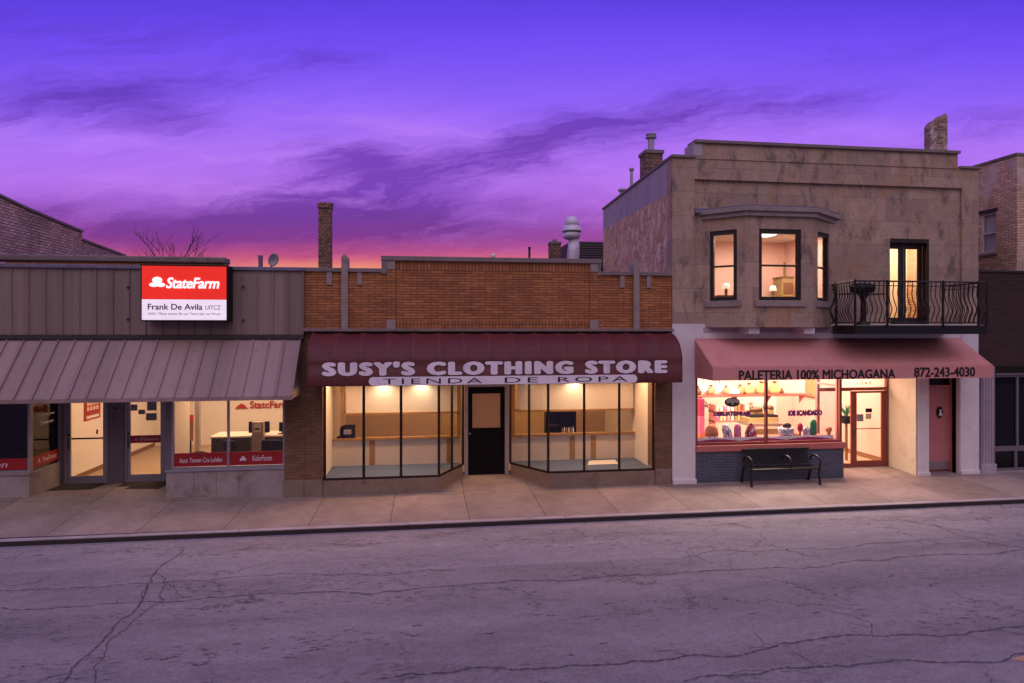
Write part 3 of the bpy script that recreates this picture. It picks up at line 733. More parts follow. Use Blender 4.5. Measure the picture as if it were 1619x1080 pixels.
B(XL, XF + .03, FY - .06, .30, fz1, fz1 + .075).build('coping', 'metal_flashing', b1, bevel=.008)
B(XL, XF + .025, FY - .05, 0, fz0 - .09, fz0 - .002).build('drip_edge', 'dark_metal', b1)
for X_, Z_ in ((PX(207), 4.38), (PX(207), 3.73), (PX(387), 4.42), (PX(387), 3.72)):
    mb = MB(); mb.lathe(0, 0, [(.001, 0), (.028, 0), (.022, .03), (.001, .03)], 8); q0 = len(mb.v) - 32
    mb.v[q0:] = [(X_ + v[0], FY - .028 - v[2], Z_ + v[1]) for v in mb.v[q0:]]; mb.build('bolt', 'dark_metal', b1)
# slanted metal canopy
cy0, cz0, cy1, cz1 = FY, 3.33, -1.0, 2.215
mb = MB(); mb.prism_x([(cy0, cz0), (cy1, cz1), (cy1, cz1 - .06), (cy1 + .03, cz1 - .06), (cy0, cz0 - .08)], XL, XF - .03)
x = XF - .03; L = math.hypot(cy1 - cy0, cz1 - cz0); ny, nz = -(cz0 - cz1) / L, (cy0 - cy1) / L
while x > XL:
    mb.prism_x([(cy0, cz0 + .0), (cy0 + ny * .032, cz0 + nz * .032), (cy1 + ny * .032, cz1 + nz * .032), (cy1, cz1 + .0)], x - .016, x)
    x -= .312
mb.box(XL, XF - .028, cy1 - .014, cy1 - .001, cz1 - .075, cz1 - .006)
mb.build('canopy', 'metal_awning', b1)
MB().prism_x([(cy0 + .01, cz0 - .09), (cy1 + .04, cz1 - .05), (.0, cz1 - .05), (.0, cz0 - .09)], XF - .06, XF - .034).build('canopy_end', 'metal_clad', b1)
# shell: roof, back, interior
B(XL, XF - .02, .30, 9, 3.55, 3.65).build('roof', 'roof_tar', b1)
mb = MB(); mb.box(XL, XF - .05, 8.8, 9, -.3, 3.55); mb.box(XL, XL + .1, .14, 8.8, -.3, 3.55); mb.box(XF - .12, XF - .04, .5, 8.8, -.3, 3.55); mb.box(XL, XF - .03, 0.0, .28, 2.6, 3.42)
mb.build('wall', 'brown_brick', b1)
PXa, PXb = PX(10, 1.5), PX(355, 1.5)
B(PXa, PXb, 1.5, 1.8, 3.65, 5.06).build('rear_parapet', 'brown_brick', b1)
B(PXa, PXb - .02, 1.49, 1.499, 4.98, 5.06).build('soldier_course', 'orange_soldier', b1)
B(PXa - .35, PXb + .03, 1.44, 1.86, 5.06, 5.20).build('coping', 'coping_stone', b1, bevel=.03)
mb = MB(); mb.box(XL + .1, XF - .12, .14, 6.2, 2.70, 2.74); mb.build('ceiling', 'ceiling_white', b1)
mb = MB(); mb.box(RX0, XF - .12, RY + .14, 6.0, -.2, FZ); mb.box(RX1 + .06, XF - .12, .14, RY + .14, -.2, FZ - .002); mb.build('interior_floor', 'tile_floor', b1)
mb = MB(); mb.box(RX0 - .02, XF - .12, 5.8, 5.9, FZ, 2.70); mb.box(XF - .18, XF - .12, .5, 5.8, FZ, 2.70); mb.box(XW - .02, XW + .05, .12, .5, FZ, 2.70)
mb.box(RX0 - .02, RX0 + .06, RY + .14, 5.8, FZ, 2.70); mb.build('interior_wall', 'cream_wall', b1)
B(RX0 + .06, RX0 + .075, RY + .2, 5.8, FZ, FZ + .10).build('baseboard', 'wood_brown', b1)
mb = MB(); mb.box(XL + .1, RX0 - .02, .14, 3.0, -.2, .2); mb.box(XL + .1, RX0 - .02, 3.0, 3.1, .2, 2.7); mb.build('dark_room_wall', 'dark_void', b1)
tx0, tx1 = PX(372, 5.8), PX(446, 5.8); tzb, tzt = PZ(410, 645.5, 5.8), PZ(410, 634, 5.8)
mb = MB(); mb.prism_y([(tx0, tzb), (tx0 + .36, tzb), (tx0 + .27, tzb + .10), (tx0 + .18, tzb + .15), (tx0 + .09, tzb + .10)], 5.76, 5.799); mb.build('wall_emblem', 'letter_red', b1)
text('StatcFarm', 'wall_lettering', 'letter_red', b1, tx0 + .42, tx0 + 1.55, tzb, tzt, 5.79, .02, fat=(.03, .03))
area('office_light', ((RX0 + XF) / 2 + .2, 3.3, 2.66), (3.6, 2.6), 128, WARM2)
area('office_light', ((RX0 + XF) / 2, 1.75, 2.66), (4.2, .35), 75, WARM, (R(-38), 0, 0))  # added light, tilted to the street to brighten the sidewalk
# things in the office
q = B(PX(120, 1.9), PX(120, 1.9) + .01, 2.0, 2.0, 0, 0)
t = thing('poster', 'red framed poster on the cream wall behind the left glass door', 'poster', (RX0 + .06, 2.3, 1.6))
B(RX0 + .06, RX0 + .08, 1.94, 2.66, 1.40, 2.05).build('frame', 'letter_red', t); B(RX0 + .08, RX0 + .084, 1.98, 2.62, 1.54, 2.00).build('print', 'red_film', t)
mb = MB()
for k in range(8): mb.box(RX0 + .084, RX0 + .088, 2.03 + .14 * (k % 4), 2.13 + .14 * (k % 4), 1.62 + .12 * (k // 4), 1.71 + .12 * (k // 4))
mb.build('picture', 'peach_wall', t); B(RX0 + .08, RX0 + .084, 2.02, 2.58, 1.44, 1.50).build('caption', 'paper_white', t)
tag(B(RX0 + .06, RX0 + .075, 2.50, 2.56, 1.02, 1.12).build('light_switch', 'near_black'), 'small dark switch on the cream wall below the red poster', 'switch')
def office_desk(x0, x1, y, label):
    t = thing('reception_desk', label, 'desk', ((x0 + x1) / 2, y, FZ), 'reception desks in the office')
    B(x0, x1, y, y + .04, FZ, .95).build('front_panel', 'olive_desk', t)
    mb = MB(); [B(xq, xq + .04, y + .04, y + .7, FZ, .95).build('side_panel', 'olive_desk', t) for xq in (x0, x1 - .04)]
    B(x0 - .03, x1 + .03, y - .03, y + .72, .95, .99).build('desk_top', 'pale_top', t, bevel=.008)
office_desk(PX(334, 1.9), PX(395, 1.9), 1.9, 'dark olive reception desk left of the pale grey cabinet in the office window')
office_desk(PX(418, 1.9), PX(450, 1.9), 1.9, 'dark reception desk at the right end of the office window, partly behind chairs')
t = thing('filing_cabinet', 'pale grey upright cabinet between the two office desks', 'cabinet', (PX(406, 1.7), 1.8, FZ))
a, c = PX(398, 1.7), PX(416, 1.7)
B(a, c, 1.7, 1.88, FZ, 1.34).build('body', 'grey_plastic', t, bevel=.01); B(a + .05, c - .05, 1.685, 1.699, 1.10, 1.30).build('panel', 'pale_top', t); B((a + c) / 2 - .05, (a + c) / 2 + .05, 1.67, 1.684, 1.16, 1.20).build('handle', 'near_black', t)
def office_chair(x, y, z, label, rz=0.0, s=.80):
    t = thing('office_chair', label, 'chair', (x, y, z), 'black office chairs'); t.rotation_euler = (0, 0, rz); t.scale = (s, s, s)
    def lb(mb, name, bev=.02):
        o = mb.build(name, 'near_black', t, bevel=bev); o.location = (0, 0, 0)
    lb(B(-.25, .25, -.24, .24, .44, .52), 'seat'); lb(MB().prism_x([(.20, .60), (.27, 1.12), (.33, 1.12), (.28, .58)], -.24, .24), 'backrest', .03)
    mb = MB(); mb.tube([(0, 0, .44), (0, 0, .10)], .03, 8)
    for k in range(5):
        a_ = k * 2 * math.pi / 5; mb.tube([(0, 0, .12), (.28 * math.cos(a_), .28 * math.sin(a_), .05)], .02, 6); mb.tube([(.28 * math.cos(a_), .28 * math.sin(a_) - .02, .03), (.28 * math.cos(a_), .28 * math.sin(a_) + .02, .03)], .03, 8)
    lb(mb, 'base', 0)
    for s_ in (-1, 1): lb(MB().tube([(s_ * .26, -.1, .50), (s_ * .28, -.1, .70), (s_ * .28, .18, .70)], .018, 6), 'armrest', 0)
office_chair(PX(375, 1.3), 1.3, FZ, 'black office chair in front of the middle desk, behind the mullion of the office window', 2.6)
office_chair(PX(427, 1.3), 1.3, FZ, 'black office chair in front of the desk just right of the pale cabinet', 3.4)
office_chair(PX(445, 1.2), 1.2, FZ, 'black office chair at the far right edge of the office window', 2.9)
def monitor(x0, x1, y, z0, z1, label):
    t = thing('computer_monitor', label, 'monitor', ((x0 + x1) / 2, y, 1.06), 'computer monitors')
    B(x0, x1, y, y + .04, z0, z1).build('screen', 'near_black', t, bevel=.006)
    m_ = (x0 + x1) / 2; B(m_ - .02, m_ + .02, y + .01, y + .03, 1.0, z0 + .001).build('neck', 'near_black', t); B(m_ - .1, m_ + .1, y - .06, y + .1, .991, 1.0).build('foot', 'near_black', t)
monitor(PX(393, 2.0), PX(426, 2.0), 2.0, 1.04, 1.31, 'wide black monitor sticking out on both sides of the pale grey cabinet')
monitor(PX(441, 2.1), PX(452, 2.1), 2.1, 1.04, 1.27, 'black monitor cut off by the right edge of the office window')
t = thing('column', 'slim grey column standing in the office beside the red shelf wall', 'column', (PX(313, 3), 3, FZ))
B(PX(308, 3), PX(315, 3), 3, 3.12, FZ + .08, 2.699).build('shaft', 'grey_plastic', t); B(PX(308, 3) - .03, PX(315, 3) + .03, 2.97, 3.15, FZ, FZ + .08).build('base', 'near_black', t)
t = thing('display_board', 'red and brown display board at the left of the office window', 'display board', (PX(290, 4), 4, FZ))
bx0, bx1 = PX(280, 4), PX(305, 4)
B(bx0, bx1, 4, 4.05, .55, 1.05).build('board', 'wood_brown', t); B(bx0, bx1, 3.98, 4.06, 1.05, 1.25).build('header', 'letter_red', t); B(bx0 + .05, bx1 - .1, 3.96, 3.979, 1.28, 1.50).build('sign', 'yellow_bag', t)
for xx_ in (bx0 + .05, bx1 - .1): B(xx_, xx_ + .05, 4.0, 4.05, FZ, .55).build('leg', 'near_black', t)
t = thing('side_chair', 'low chair with a dark curved back behind the left red window band', 'chair', (PX(312, 1.3), 1.3, FZ))
for zz, nm, rr in ((.62, 'backrest', .25), (.42, 'seat', .25)):
    if nm == 'seat': B(t.location.x - .25, t.location.x + .25, 1.05, 1.5, .50, .56).build('seat', 'near_black', t, bevel=.02)
    else: MB().tube([(t.location.x + .30 * math.cos(a_), 1.45, .50 + .20 * math.sin(a_)) for a_ in [k * math.pi / 10 for k in range(11)]], .035, 8).build('backrest', 'near_black', t)
for sx_ in (-.22, .22):
    for sy_ in (1.08, 1.46): MB().tube([(t.location.x + sx_, sy_, .50), (t.location.x + sx_ * 1.1, sy_, FZ)], .014, 6).build('leg', 'steel', t)
# doormats
for (a, c, lab) in ((dA0 - .05, dA1 + .05, 'dark doormat before the left glass door'), (dB0 - .02, dB1 + .2, 'dark doormat before the right glass door with the red strip')):
    z_ = lambda x, y: walk_z(x, 0) * (1 - y / RY) + FZ * (y / RY)
    tag(MB().prism([(a - .06, .55), (c - .06, .55), (c, 1.05), (a, 1.05)], lambda x, y: z_(x, y) + .003, lambda x, y: z_(x, y) + .018).build('doormat', 'doormat'), lab, 'doormat', 'doormats at the glass doors')

# lit sign box
SY = FY - .38
sx0, sx1 = PX(224.5, SY), PX(358, SY); sz1, szm, sz0 = PZ(290, 421, SY), PZ(290, 473.5, SY), PZ(290, 506, SY)
t = thing('shop_sign', 'lit red and white insurance sign box on the brown metal fascia', 'sign', ((sx0 + sx1) / 2, FY, sz0))
mb = MB(); mb.box(sx0 - .03, sx1 + .03, SY + .004, FY - .04, sz0 - .03, sz1 + .03); mb.build('cabinet', 'near_black', t, bevel=.01)
B(sx0, sx1, SY - .008, SY + .003, szm, sz1).build('red_panel', 'sign_red', t); B(sx0, sx1, SY - .008, SY + .003, sz0, szm - .002).build('white_panel', 'sign_white', t)
w_ = sx1 - sx0; h_ = sz1 - sz0
text('StateFarm', 'lettering', 'sign_pinkwhite', t, sx0 + w_ * .285, sx0 + w_ * .92, sz0 + h_ * .585, sz0 + h_ * .79, SY - .009, .01, shear=.22, space=.94, fat=(.030, .022))
mb = MB()
for ex, ez, ra, rb in ((.140, .65, .052, .040), (.222, .65, .052, .040), (.181, .735, .058, .062)):
    P_ = [(sx0 + w_ * ex + ra * w_ * math.cos(2 * math.pi * k / 24), sz0 + h_ * ez + rb * h_ * math.sin(2 * math.pi * k / 24)) for k in range(24)]
    mb.prism_y(P_, SY - .018 - ez * .004, SY - .009)
mb.build('emblem', 'sign_pinkwhite', t)
text('Frank De Avila', 'lettering', 'letter_black', t, sx0 + w_ * .07, sx0 + w_ * .715, sz0 + h_ * .19, sz0 + h_ * .30, SY - .009, .004, fat=(.016, .012))
text('UITCZ', 'lettering', 'letter_black', t, sx0 + w_ * .75, sx0 + w_ * .93, sz0 + h_ * .195, sz0 + h_ * .275, SY - .009, .004, bold=-.008)
text('SAN1 TIbuo svenan 8n uar Tectn1abr uar Hruse', 'lettering', 'paper_grey', t, sx0 + w_ * .075, sx0 + w_ * .93, sz0 + h_ * .095, sz0 + h_ * .14, SY - .009, .003)
# roof things of the left shop
t = thing('vent_pipe', 'short dark vent pipe on the low roof left of the satellite dish', 'pipe', (PX(412, 2.5), 2.5, 3.65))
MB().lathe(PX(412, 2.5), 2.5, [(.055, 3.65), (.055, PZ(412, 408, 2.5))], 14).build('tube', 'metal_flashing', t); MB().lathe(PX(412, 2.5), 2.5, [(.062, PZ(412, 408, 2.5)), (.062, PZ(412, 404, 2.5))], 14).build('collar', 'metal_flashing', t)
t = thing('satellite_dish', 'grey satellite dish on the low roof seen from behind', 'satellite dish', (PX(429, 2.5), 2.5, 3.65))
cx, cz = PX(430, 2.5), PZ(430, 411, 2.5)
mb = MB(); mb.lathe(0, 0, [(.001, 0), (.08, .008), (.13, .025), (.165, .05), (.165, .055), (.13, .032), (.001, .008)], 22)
mb.v = [(cx + v[0] * .62 + v[2] * .75 + .18 * v[1], 2.5 + v[0] * .6 - v[2] * .5, cz + v[1] * 1.0) for v in mb.v]; mb.build('dish', 'galvanised', t, smooth=True)
MB().tube([(cx - .02, 2.52, 3.65), (cx - .02, 2.52, cz - .05), (cx, 2.5, cz)], .02, 8).build('mast', 'dark_metal', t)

# ================================================================== MIDDLE: BRICK STORE
XA, XB = PX(481) + .004, PX(1062)
b2 = thing('brick_store', 'one storey orange brick store with stepped parapet between the other shops', 'store', ((XA + XB) / 2, 0, 0))
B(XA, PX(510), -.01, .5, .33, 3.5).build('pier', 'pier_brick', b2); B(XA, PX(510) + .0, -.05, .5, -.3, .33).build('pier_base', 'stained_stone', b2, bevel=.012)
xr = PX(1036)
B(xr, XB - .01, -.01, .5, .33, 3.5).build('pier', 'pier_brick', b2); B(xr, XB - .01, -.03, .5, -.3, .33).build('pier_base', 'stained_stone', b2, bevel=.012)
x510, x694, x868 = PX(510), PX(694), PX(867)
DY = 1.12; xd0, xd1 = PX(732, DY), PX(807, DY)
def path_strip(mb, path, th, z0, z1, mi=0):
    """thin wall along a plan path, thickness to the left-hand side"""
    P = [Vector((p[0], p[1])) for p in path]; off = []
    for i, p in enumerate(P):
        d0 = (P[i] - P[i - 1]).normalized() if i else (P[1] - P[0]).normalized()
        d1 = (P[i + 1] - P[i]).normalized() if i < len(P) - 1 else d0
        n0, n1 = Vector((-d0.y, d0.x)), Vector((-d1.y, d1.x)); nn = (n0 + n1).normalized()
        off.append(p + nn * th / max(.3, nn.dot(n0)))
    for i in range(len(P) - 1):
        a, b_, c, d = P[i], P[i + 1], off[i + 1], off[i]
        mb.prism([(a.x, a.y), (b_.x, b_.y), (c.x, c.y), (d.x, d.y)], z0, z1, mi)
pathL = [(x510, 0.0), (x694, 0.0), (xd0, DY)]; pathR = [(xd1, DY), (x868, 0.0), (xr, 0.0)]
for path in (pathL, pathR):
    mb = MB(); path_strip(mb, path, .16, -.3, .30); mb.build('stall_riser', 'stained_stone', b2, bevel=.006)
def shopfront(path, posts, z0, z1, parent):
    mb = MB(); path_strip(mb, path, .05, z0 - .045, z0); path_strip(mb, path, .05, z1, z1 + .06)
    for (x, y) in posts: mb.lathe(x, y + .02, [(.030, z0 - .03), (.030, z1 + .03)], 4)
    fr = mb.build('display_window', 'bronze_frame', parent)
    for (a, b_) in zip(posts, posts[1:]):
        dx_, dy_ = b_[0] - a[0], b_[1] - a[1]; L = math.hypot(dx_, dy_); ux, uy = dx_ / L, dy_ / L
        A = (a[0] + ux * .03, a[1] + uy * .03 + .022); Bb = (b_[0] - ux * .03, b_[1] - uy * .03 + .022)
        MB().prism([A, Bb, (Bb[0] - uy * .008, Bb[1] + ux * .008), (A[0] - uy * .008, A[1] + ux * .008)], z0, z1).build('pane', 'clear_glass', fr)
    return fr
def on(px, a, b_):
    """point of segment a-b that is seen in column px"""
    best = min(range(201), key=lambda k: abs(PX(px, a[1] + (b_[1] - a[1]) * k / 200) - (a[0] + (b_[0] - a[0]) * k / 200)))
    return (a[0] + (b_[0] - a[0]) * best / 200, a[1] + (b_[1] - a[1]) * best / 200)
shopfront(pathL, [(x510 + .04, 0), (PX(575), 0), (PX(634), 0), (x694, 0), on(714.5, pathL[1], pathL[2]), (xd0, DY)], .34, 2.55, b2)
shopfront(pathR, [(xd1, DY), on(837, pathR[0], pathR[1]), (x868, 0), (PX(924), 0), (PX(979.5), 0), (xr - .04, 0)], .34, 2.55, b2)
mb = MB()   # upper wall behind the awning
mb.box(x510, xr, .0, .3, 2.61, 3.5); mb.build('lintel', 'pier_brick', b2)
# door
mb = MB(); jx0, jx1 = PX(740, DY), PX(798.5, DY)
mb.box(xd0 + .04, jx0, DY + .0, DY + .12, -.2, 2.65); mb.box(jx1, xd1 - .04, DY, DY + .12, -.2, 2.65); mb.box(jx0, jx1, DY + .01, DY + .11, 2.16, 2.65); mb.build('door_frame', 'plaster_grey', b2)
mb = MB(); z0, z1 = .06, 2.155
gx0, gx1, gz0, gz1 = PX(747, DY), PX(791.5, DY), PZ(770, 677, DY), PZ(770, 622.5, DY)
mb.wall(jx0 + .004, jx1 - .004, z0, z1, DY + .03, DY + .08, [(gx0, gx1, gz0, gz1)])
for a, c in ((gx0, (gx0 + gx1) / 2 - .03), ((gx0 + gx1) / 2 + .03, gx1)): mb.box(a, c, DY + .018, DY + .029, z0 + .18, gz0 - .10)
d = mb.build('door', 'black_paint', b2)
pane_y(d, gx0, gx1, gz0, gz1, DY + .05); B(gx0 - .02, gx1 + .02, DY + .10, DY + .105, gz0 - .02, gz1 + .02).build('blind', 'shade_cloth', d)
MB().tube([(jx0 + .05, DY + .03, 1.05), (jx0 + .05, DY - .03, 1.05)], .022, 8).build('handle', 'steel', d)
mb = MB(); mb.prism([(x694 - .02, .001), (x868 + .02, .001), (xd1 + .02, DY + .05), (xd0 - .02, DY + .05)], -.25, lambda x, y: GZ + .004 + y / DY * .075)
mb.build('entry_floor', 'concrete_walk', b2)
# ledge, parapet
B(XA, XB, -.14, 0, 3.485, 3.545).build('ledge', 'coping_stone', b2, bevel=.006)
Z0 = 3.50; zl = 4.76; zc = 5.02
cx0, cx1 = PX(604), PX(949); ix0, ix1 = PX(625), PX(933)
mb = MB(); mb.box(XA, PX(612), 0, .28, Z0, zl); mb.box(PX(945), XB, 0, .28, Z0, zl)
mb.box(ix0, ix1, .012, .28, Z0 + .22, zc - .19); mb.box(PX(612), ix0, -.03, .28, Z0 + .24, zc - .19); mb.box(ix1, PX(945), -.03, .28, Z0 + .24, zc - .19)
mb.build('parapet', 'orange_brick', b2)
mb = MB(); mb.box(ix0, ix1, .008, .28, zc - .19, zc); mb.box(ix0, ix1, .004, .28, Z0, Z0 + .22); mb.build('soldier_course', 'orange_soldier', b2)
mb = MB(); mb.box(XA - .02, cx0, -.05, .34, zl, zl + .085); mb.build('coping', 'coping_stone', b2, bevel=.008)
mb = MB(); mb.box(cx1, XB, -.05, .34, zl, zl + .085); mb.build('coping', 'coping_stone', b2, bevel=.008)
mb = MB(); mb.box(cx0 - .02, cx1 + .02, -.06, .34, zc, zc + .10); mb.build('coping', 'coping_stone', b2, bevel=.008)
mb = MB(); mb.box(cx0 - .01, PX(612) - .001, -.045, .33, zl - .02, zc); mb.build('coping_return', 'coping_stone', b2); mb = MB(); mb.box(PX(945) + .001, cx1 + .01, -.045, .33, zl - .02, zc); mb.build('coping_return', 'coping_stone', b2)
for a, c in ((612, 625), (933, 945)):
    B(PX(a), PX(c), -.04, .2, zc - .19, zc).build('trim_block', 'trim_stone', b2, bevel=.006); B(PX(a) - .01, PX(c) + .01, -.045, .2, Z0 + .0, Z0 + .24).build('trim_block', 'trim_stone', b2, bevel=.006)
for a, c, zt in ((541, 550, 5.12), (1001, 1008.5, 5.08)):
    x0, x1 = PX(a), PX(c); m_ = (x0 + x1) / 2
    MB().prism_y([(x0, Z0), (x1, Z0), (x1, zt - .06), (m_ + .02, zt), (m_ - .02, zt), (x0, zt - .06)], -.09, -.055 + .3).build('pilaster', 'trim_stone', b2, bevel=.008)
for a, c in ((516.5, 525), (565, 572.5), (980, 987), (1022, 1029)):
    B(PX(a), PX(c), -.03, .1, zl - .28, zl).build('trim_block', 'trim_stone', b2, bevel=.005)
# shell and interior
mb = MB(); mb.box(XA, XB, .3, 12, 3.45, 3.55); mb.build('roof', 'roof_tar', b2)
mb = MB(); mb.box(XA, XB - .02, 11.8, 12, -.3, 3.45); mb.box(XA, XA + .1, .5, 11.8, -.3, 3.45); mb.box(XB - .12, XB - .02, .5, 11.8, -.3, 3.45); mb.build('wall', 'brown_brick', b2)
PY = 1.45
B(XA + .1, XB - .12, .3, 4.3, 2.72, 2.78).build('ceiling', 'ceiling_white', b2)
mb = MB(); mb.prism([(x510 - .02, .10), (x694 - .05, .10), (xd0 - .08, DY), (xd0 - .05, PY), (x510 - .02, PY)], .20, .295); mb.prism([(x868 + .05, .10), (xr + .02, .10), (xr + .02, PY), (xd1 + .05, PY), (xd1 + .08, DY)], .20, .295); mb.build('display_floor', 'teal_carpet', b2)
mb = MB(); mb.box(XA + .1, XB - .12, PY + .1, 4.2, -.1, .05); mb.build('interior_floor', 'tile_floor', b2)
mb = MB(); mb.box(XA + .1, XB - .12, 4.1, 4.2, .05, 2.72); mb.build('back_wall', 'tan_panel', b2)
mb = MB(); mb.box(x510 - .06, x510 - .002, .2, 4.1, .295, 2.72); mb.box(xr + .002, xr + .06, .2, 4.1, .295, 2.72); mb.build('interior_wall', 'cream_wall', b2)
for (a, c, gaps) in ((x510, xd0 - .05, [(PX(584, PY), PX(593, PY)), (PX(706, PY), PX(712, PY))]), (xd1 + .05, xr, [(PX(901, PY), PX(909, PY)), (PX(934, PY), PX(942, PY))])):
    mb = MB(); mb.box(a, c, PY, PY + .04, .295, .90); pt = mb.build('partition', 'white_panel', b2)
    B(a, c, PY - .05, PY + .10, .90, .955).build('counter_rail', 'oak_trim', b2)
    for g in gaps: B(g[0], g[1], PY - .012, PY - .001, .297, .90).build('batten', 'oak_trim', b2)
for (a, c) in ((PX(547, PY), xd0 - .05), (xd1 + .25, PX(1001, PY))):
    B(a, c, PY - .02, PY + .3, 1.55, 2.72).build('soffit', 'cream_wall', b2); B(a - .05, c + .0, PY - .045, PY + .32, 1.50, 1.549).build('soffit_trim', 'oak_trim', b2)
for x in (PX(538, PY), xd0 - .12, xd1 + .06, PX(1008, PY) + .02): B(x, x + .09, PY - .03, PY + .05, .956, 2.72).build('upright', 'oak_trim', b2)
for px_ in (607, 666, 907):
    sp_ = spot('display_spot', (PX(px_, PY), PY - .20, 2.33), 19, (1, .78, .46), (R(14), 0, 0), 130, 1.0, .03)
for (a, c) in ((x510 + .2, x694), (x868, xr - .2)):
    area('display_light', ((a + c) / 2, .85, 2.66), (c - a, .4), 104, WARM, (R(-38), 0, 0))  # turned streetward to put added glow on the sidewalk
area('store_light', ((XA + XB) / 2, 3.0, 2.70), (6, 1.0), 62, WARM)
t = thing('radio', 'black box radio on the counter rail in the left display window', 'radio', (PX(545, 1.5), 1.5, .955))
a, c = PX(534, 1.45), PX(560.5, 1.45)
MB().prism_y([(a + .06, .956), (c, .956), (c, 1.25), (a + .12, 1.25), (a + .06, 1.18)], 1.42, 1.54).build('case', 'near_black', t, bevel=.01); B(a + .14, c - .07, 1.405, 1.419, 1.05, 1.16).build('display', 'paper_grey', t); B(a - .02, a + .06, 1.43, 1.5, .956, 1.0).build('plug', 'near_black', t)
t = thing('dark_cabinet', 'dark open cabinet with small bright bottles behind the right display window', 'cabinet', (PX(887, 1.9), 1.9, .96))
a, c = PX(863, 1.75), PX(911, 1.75)
mb = MB(); mb.box(a, c, 1.95, 2.0, .80, 1.50); mb.box(a, a + .03, 1.75, 1.95, .80, 1.50); mb.box(c - .03, c, 1.75, 1.95, .80, 1.50); mb.box((a + c) / 2 - .02, (a + c) / 2 + .02, 1.75, 1.95, .80, 1.50); mb.build('case', 'near_black', t)
B(a + .03, (a + c) / 2 - .02, 1.80, 1.95, 1.10, 1.12).build('shelf', 'wood_brown', t)
for i in range(6):
    tag(MB().lathe(PX(888 + i * 3.4, 1.6), 1.52, [(.018, .957), (.018, 1.04), (.008, 1.07), (.008, 1.10)], 8).build('bottle', 'paper_white' if i % 2 else 'steel'), 'small pale bottle standing before the dark cabinet behind the right display window', 'bottle', 'bottles before the dark cabinet')
tag(MB().prism([(PX(927, .9), .75), (PX(975, .9), .78), (PX(972, 1.3), 1.25), (PX(930, 1.3), 1.22)], .297, .303).build('paper_sheet', 'paper_white'), 'white paper sheet lying on the teal floor of the right display window', 'paper')

# maroon barrel awning
ap, az0, azm, az1 = .80, 2.375, 2.86, 3.47
ax0, ax1 = PX(485.5, -ap), PX(1079, -ap)
t = thing('fabric_awning', 'maroon barrel awning with white clothing store lettering', 'awning', ((ax0 + ax1) / 2, 0, az0))
def prof(sag):
    P_ = []
    for k in range(15):
        a_ = k / 14 * math.pi / 2; P_.append((-.0 - (ap - sag) * math.sin(a_) + 0, azm + (az1 - azm - sag * .9) * math.cos(a_)))
    return P_
mb = MB(); NX = 128; ribs = 15
for i in range(NX + 1):
    x = ax0 + (ax1 - ax0) * i / NX; ph = (i / NX * ribs) % 1.0
    sag = .034 * (1 - abs(2 * ph - 1) ** 3.0) + .004 * random.random()
    sag *= min(1, 1.0)
    P_ = prof(sag); P_[-1] = (-ap, azm); P_[-2] = (-ap + sag * .2, P_[-2][1])
    for (y, z) in P_ + [(-ap, azm - .16), (-ap - .006, azm - .165), (-ap - .003, az0 + .02 + .0), (-ap, az0)]: mb.v.append((x, y - .001, z))
nP = 19
for i in range(NX):
    for j in range(nP - 1):
        q0 = i * nP + j; mb.f.append((q0, q0 + 1, q0 + nP + 1, q0 + nP)); mb.m.append(0)
cn = mb.build('canopy', 'maroon_fabric', t, smooth=True)
so = cn.modifiers.new('thick', 'SOLIDIFY'); so.thickness = .012; so.offset = -1
for x in (ax0, ax1 - .012):
    mb = MB(); pp = [(0, az0)] + [(0, az1 - .01)] + [(y + .006, z - .006) for y, z in prof(0)[1:]] + [(-ap + .008, az0)]
    mb.prism_x(pp, x + .002, x + .012); mb.build('end_panel', 'maroon_fabric', t)
yT = -ap - .012
text("SUSY'S CLOTHING STORE", 'lettering', 'awning_letter', t, PX(509, yT), PX(1055, yT), PZ(780, 592.5, yT), PZ(780, 570.5, yT), yT, .006, space=1.32, fat=(.098, .055))
px0, px1, pz0, pz1 = PX(583, yT), PX(1007.5, yT), PZ(795, 607.5, yT), PZ(795, 594.3, yT)
r_ = (pz1 - pz0) / 2; zc_ = (pz0 + pz1) / 2
P_ = [(px1 - r_ + r_ * math.cos(a_), zc_ + r_ * math.sin(a_)) for a_ in [-math.pi / 2 + k * math.pi / 12 for k in range(13)]] + [(px0 + r_ - r_ * math.cos(a_), zc_ + r_ * math.sin(a_)) for a_ in [math.pi / 2 - k * math.pi / 12 for k in range(13)]]
MB().prism_y(P_, yT - .005, yT + .002).build('lettering_bar', 'awning_letter', t)
for body, a, c in (('TIENDA', 605, 762), ('DE', 798, 850), ('ROPA', 882, 992)):
    text(body, 'lettering', 'letter_black', t, PX(a, yT), PX(c, yT), pz0 + .03, pz1 - .035, yT - .005, .004, bold=-.004, space=1.3)

# ================================================================== RIGHT: STONE TWO STOREY BUILDING
X0, X1 = PX(1063), PX(1547)
YB = 5.7
b3 = thing('stone_building', 'two storey stained limestone building with bay window, balcony and pink ground floor', 'building', ((X0 + X1) / 2, 0, 0))
ZS, ZC = 7.50, 7.86
q0x, q1x = PX(1098), PX(1521); FI = .06
bz0, bz1 = 3.58, 6.08                      # bay
brx0, brx1 = PX(1113.5), PX(1318); bp = .60
bfx0, bfx1 = PX(1178.5, -bp), PX(1285, -bp)
dx0, dx1, dzz0, dzz1 = PX(1410), PX(1472), 3.62, PZ(1440, 377)
mb = MB()
mb.wall(q0x, q1x, 3.66, 7.03, FI, .32, [(dx0, dx1, 3.66, dzz1), (brx0 + .08, brx1 - .08, 3.75, 6.0)])
mb.box(X0, q0x, 0, .32, 3.66, 7.03); mb.box(q1x, X1, 0, .32, 3.66, 7.03)
mb.build('facade', 'limestone', b3)
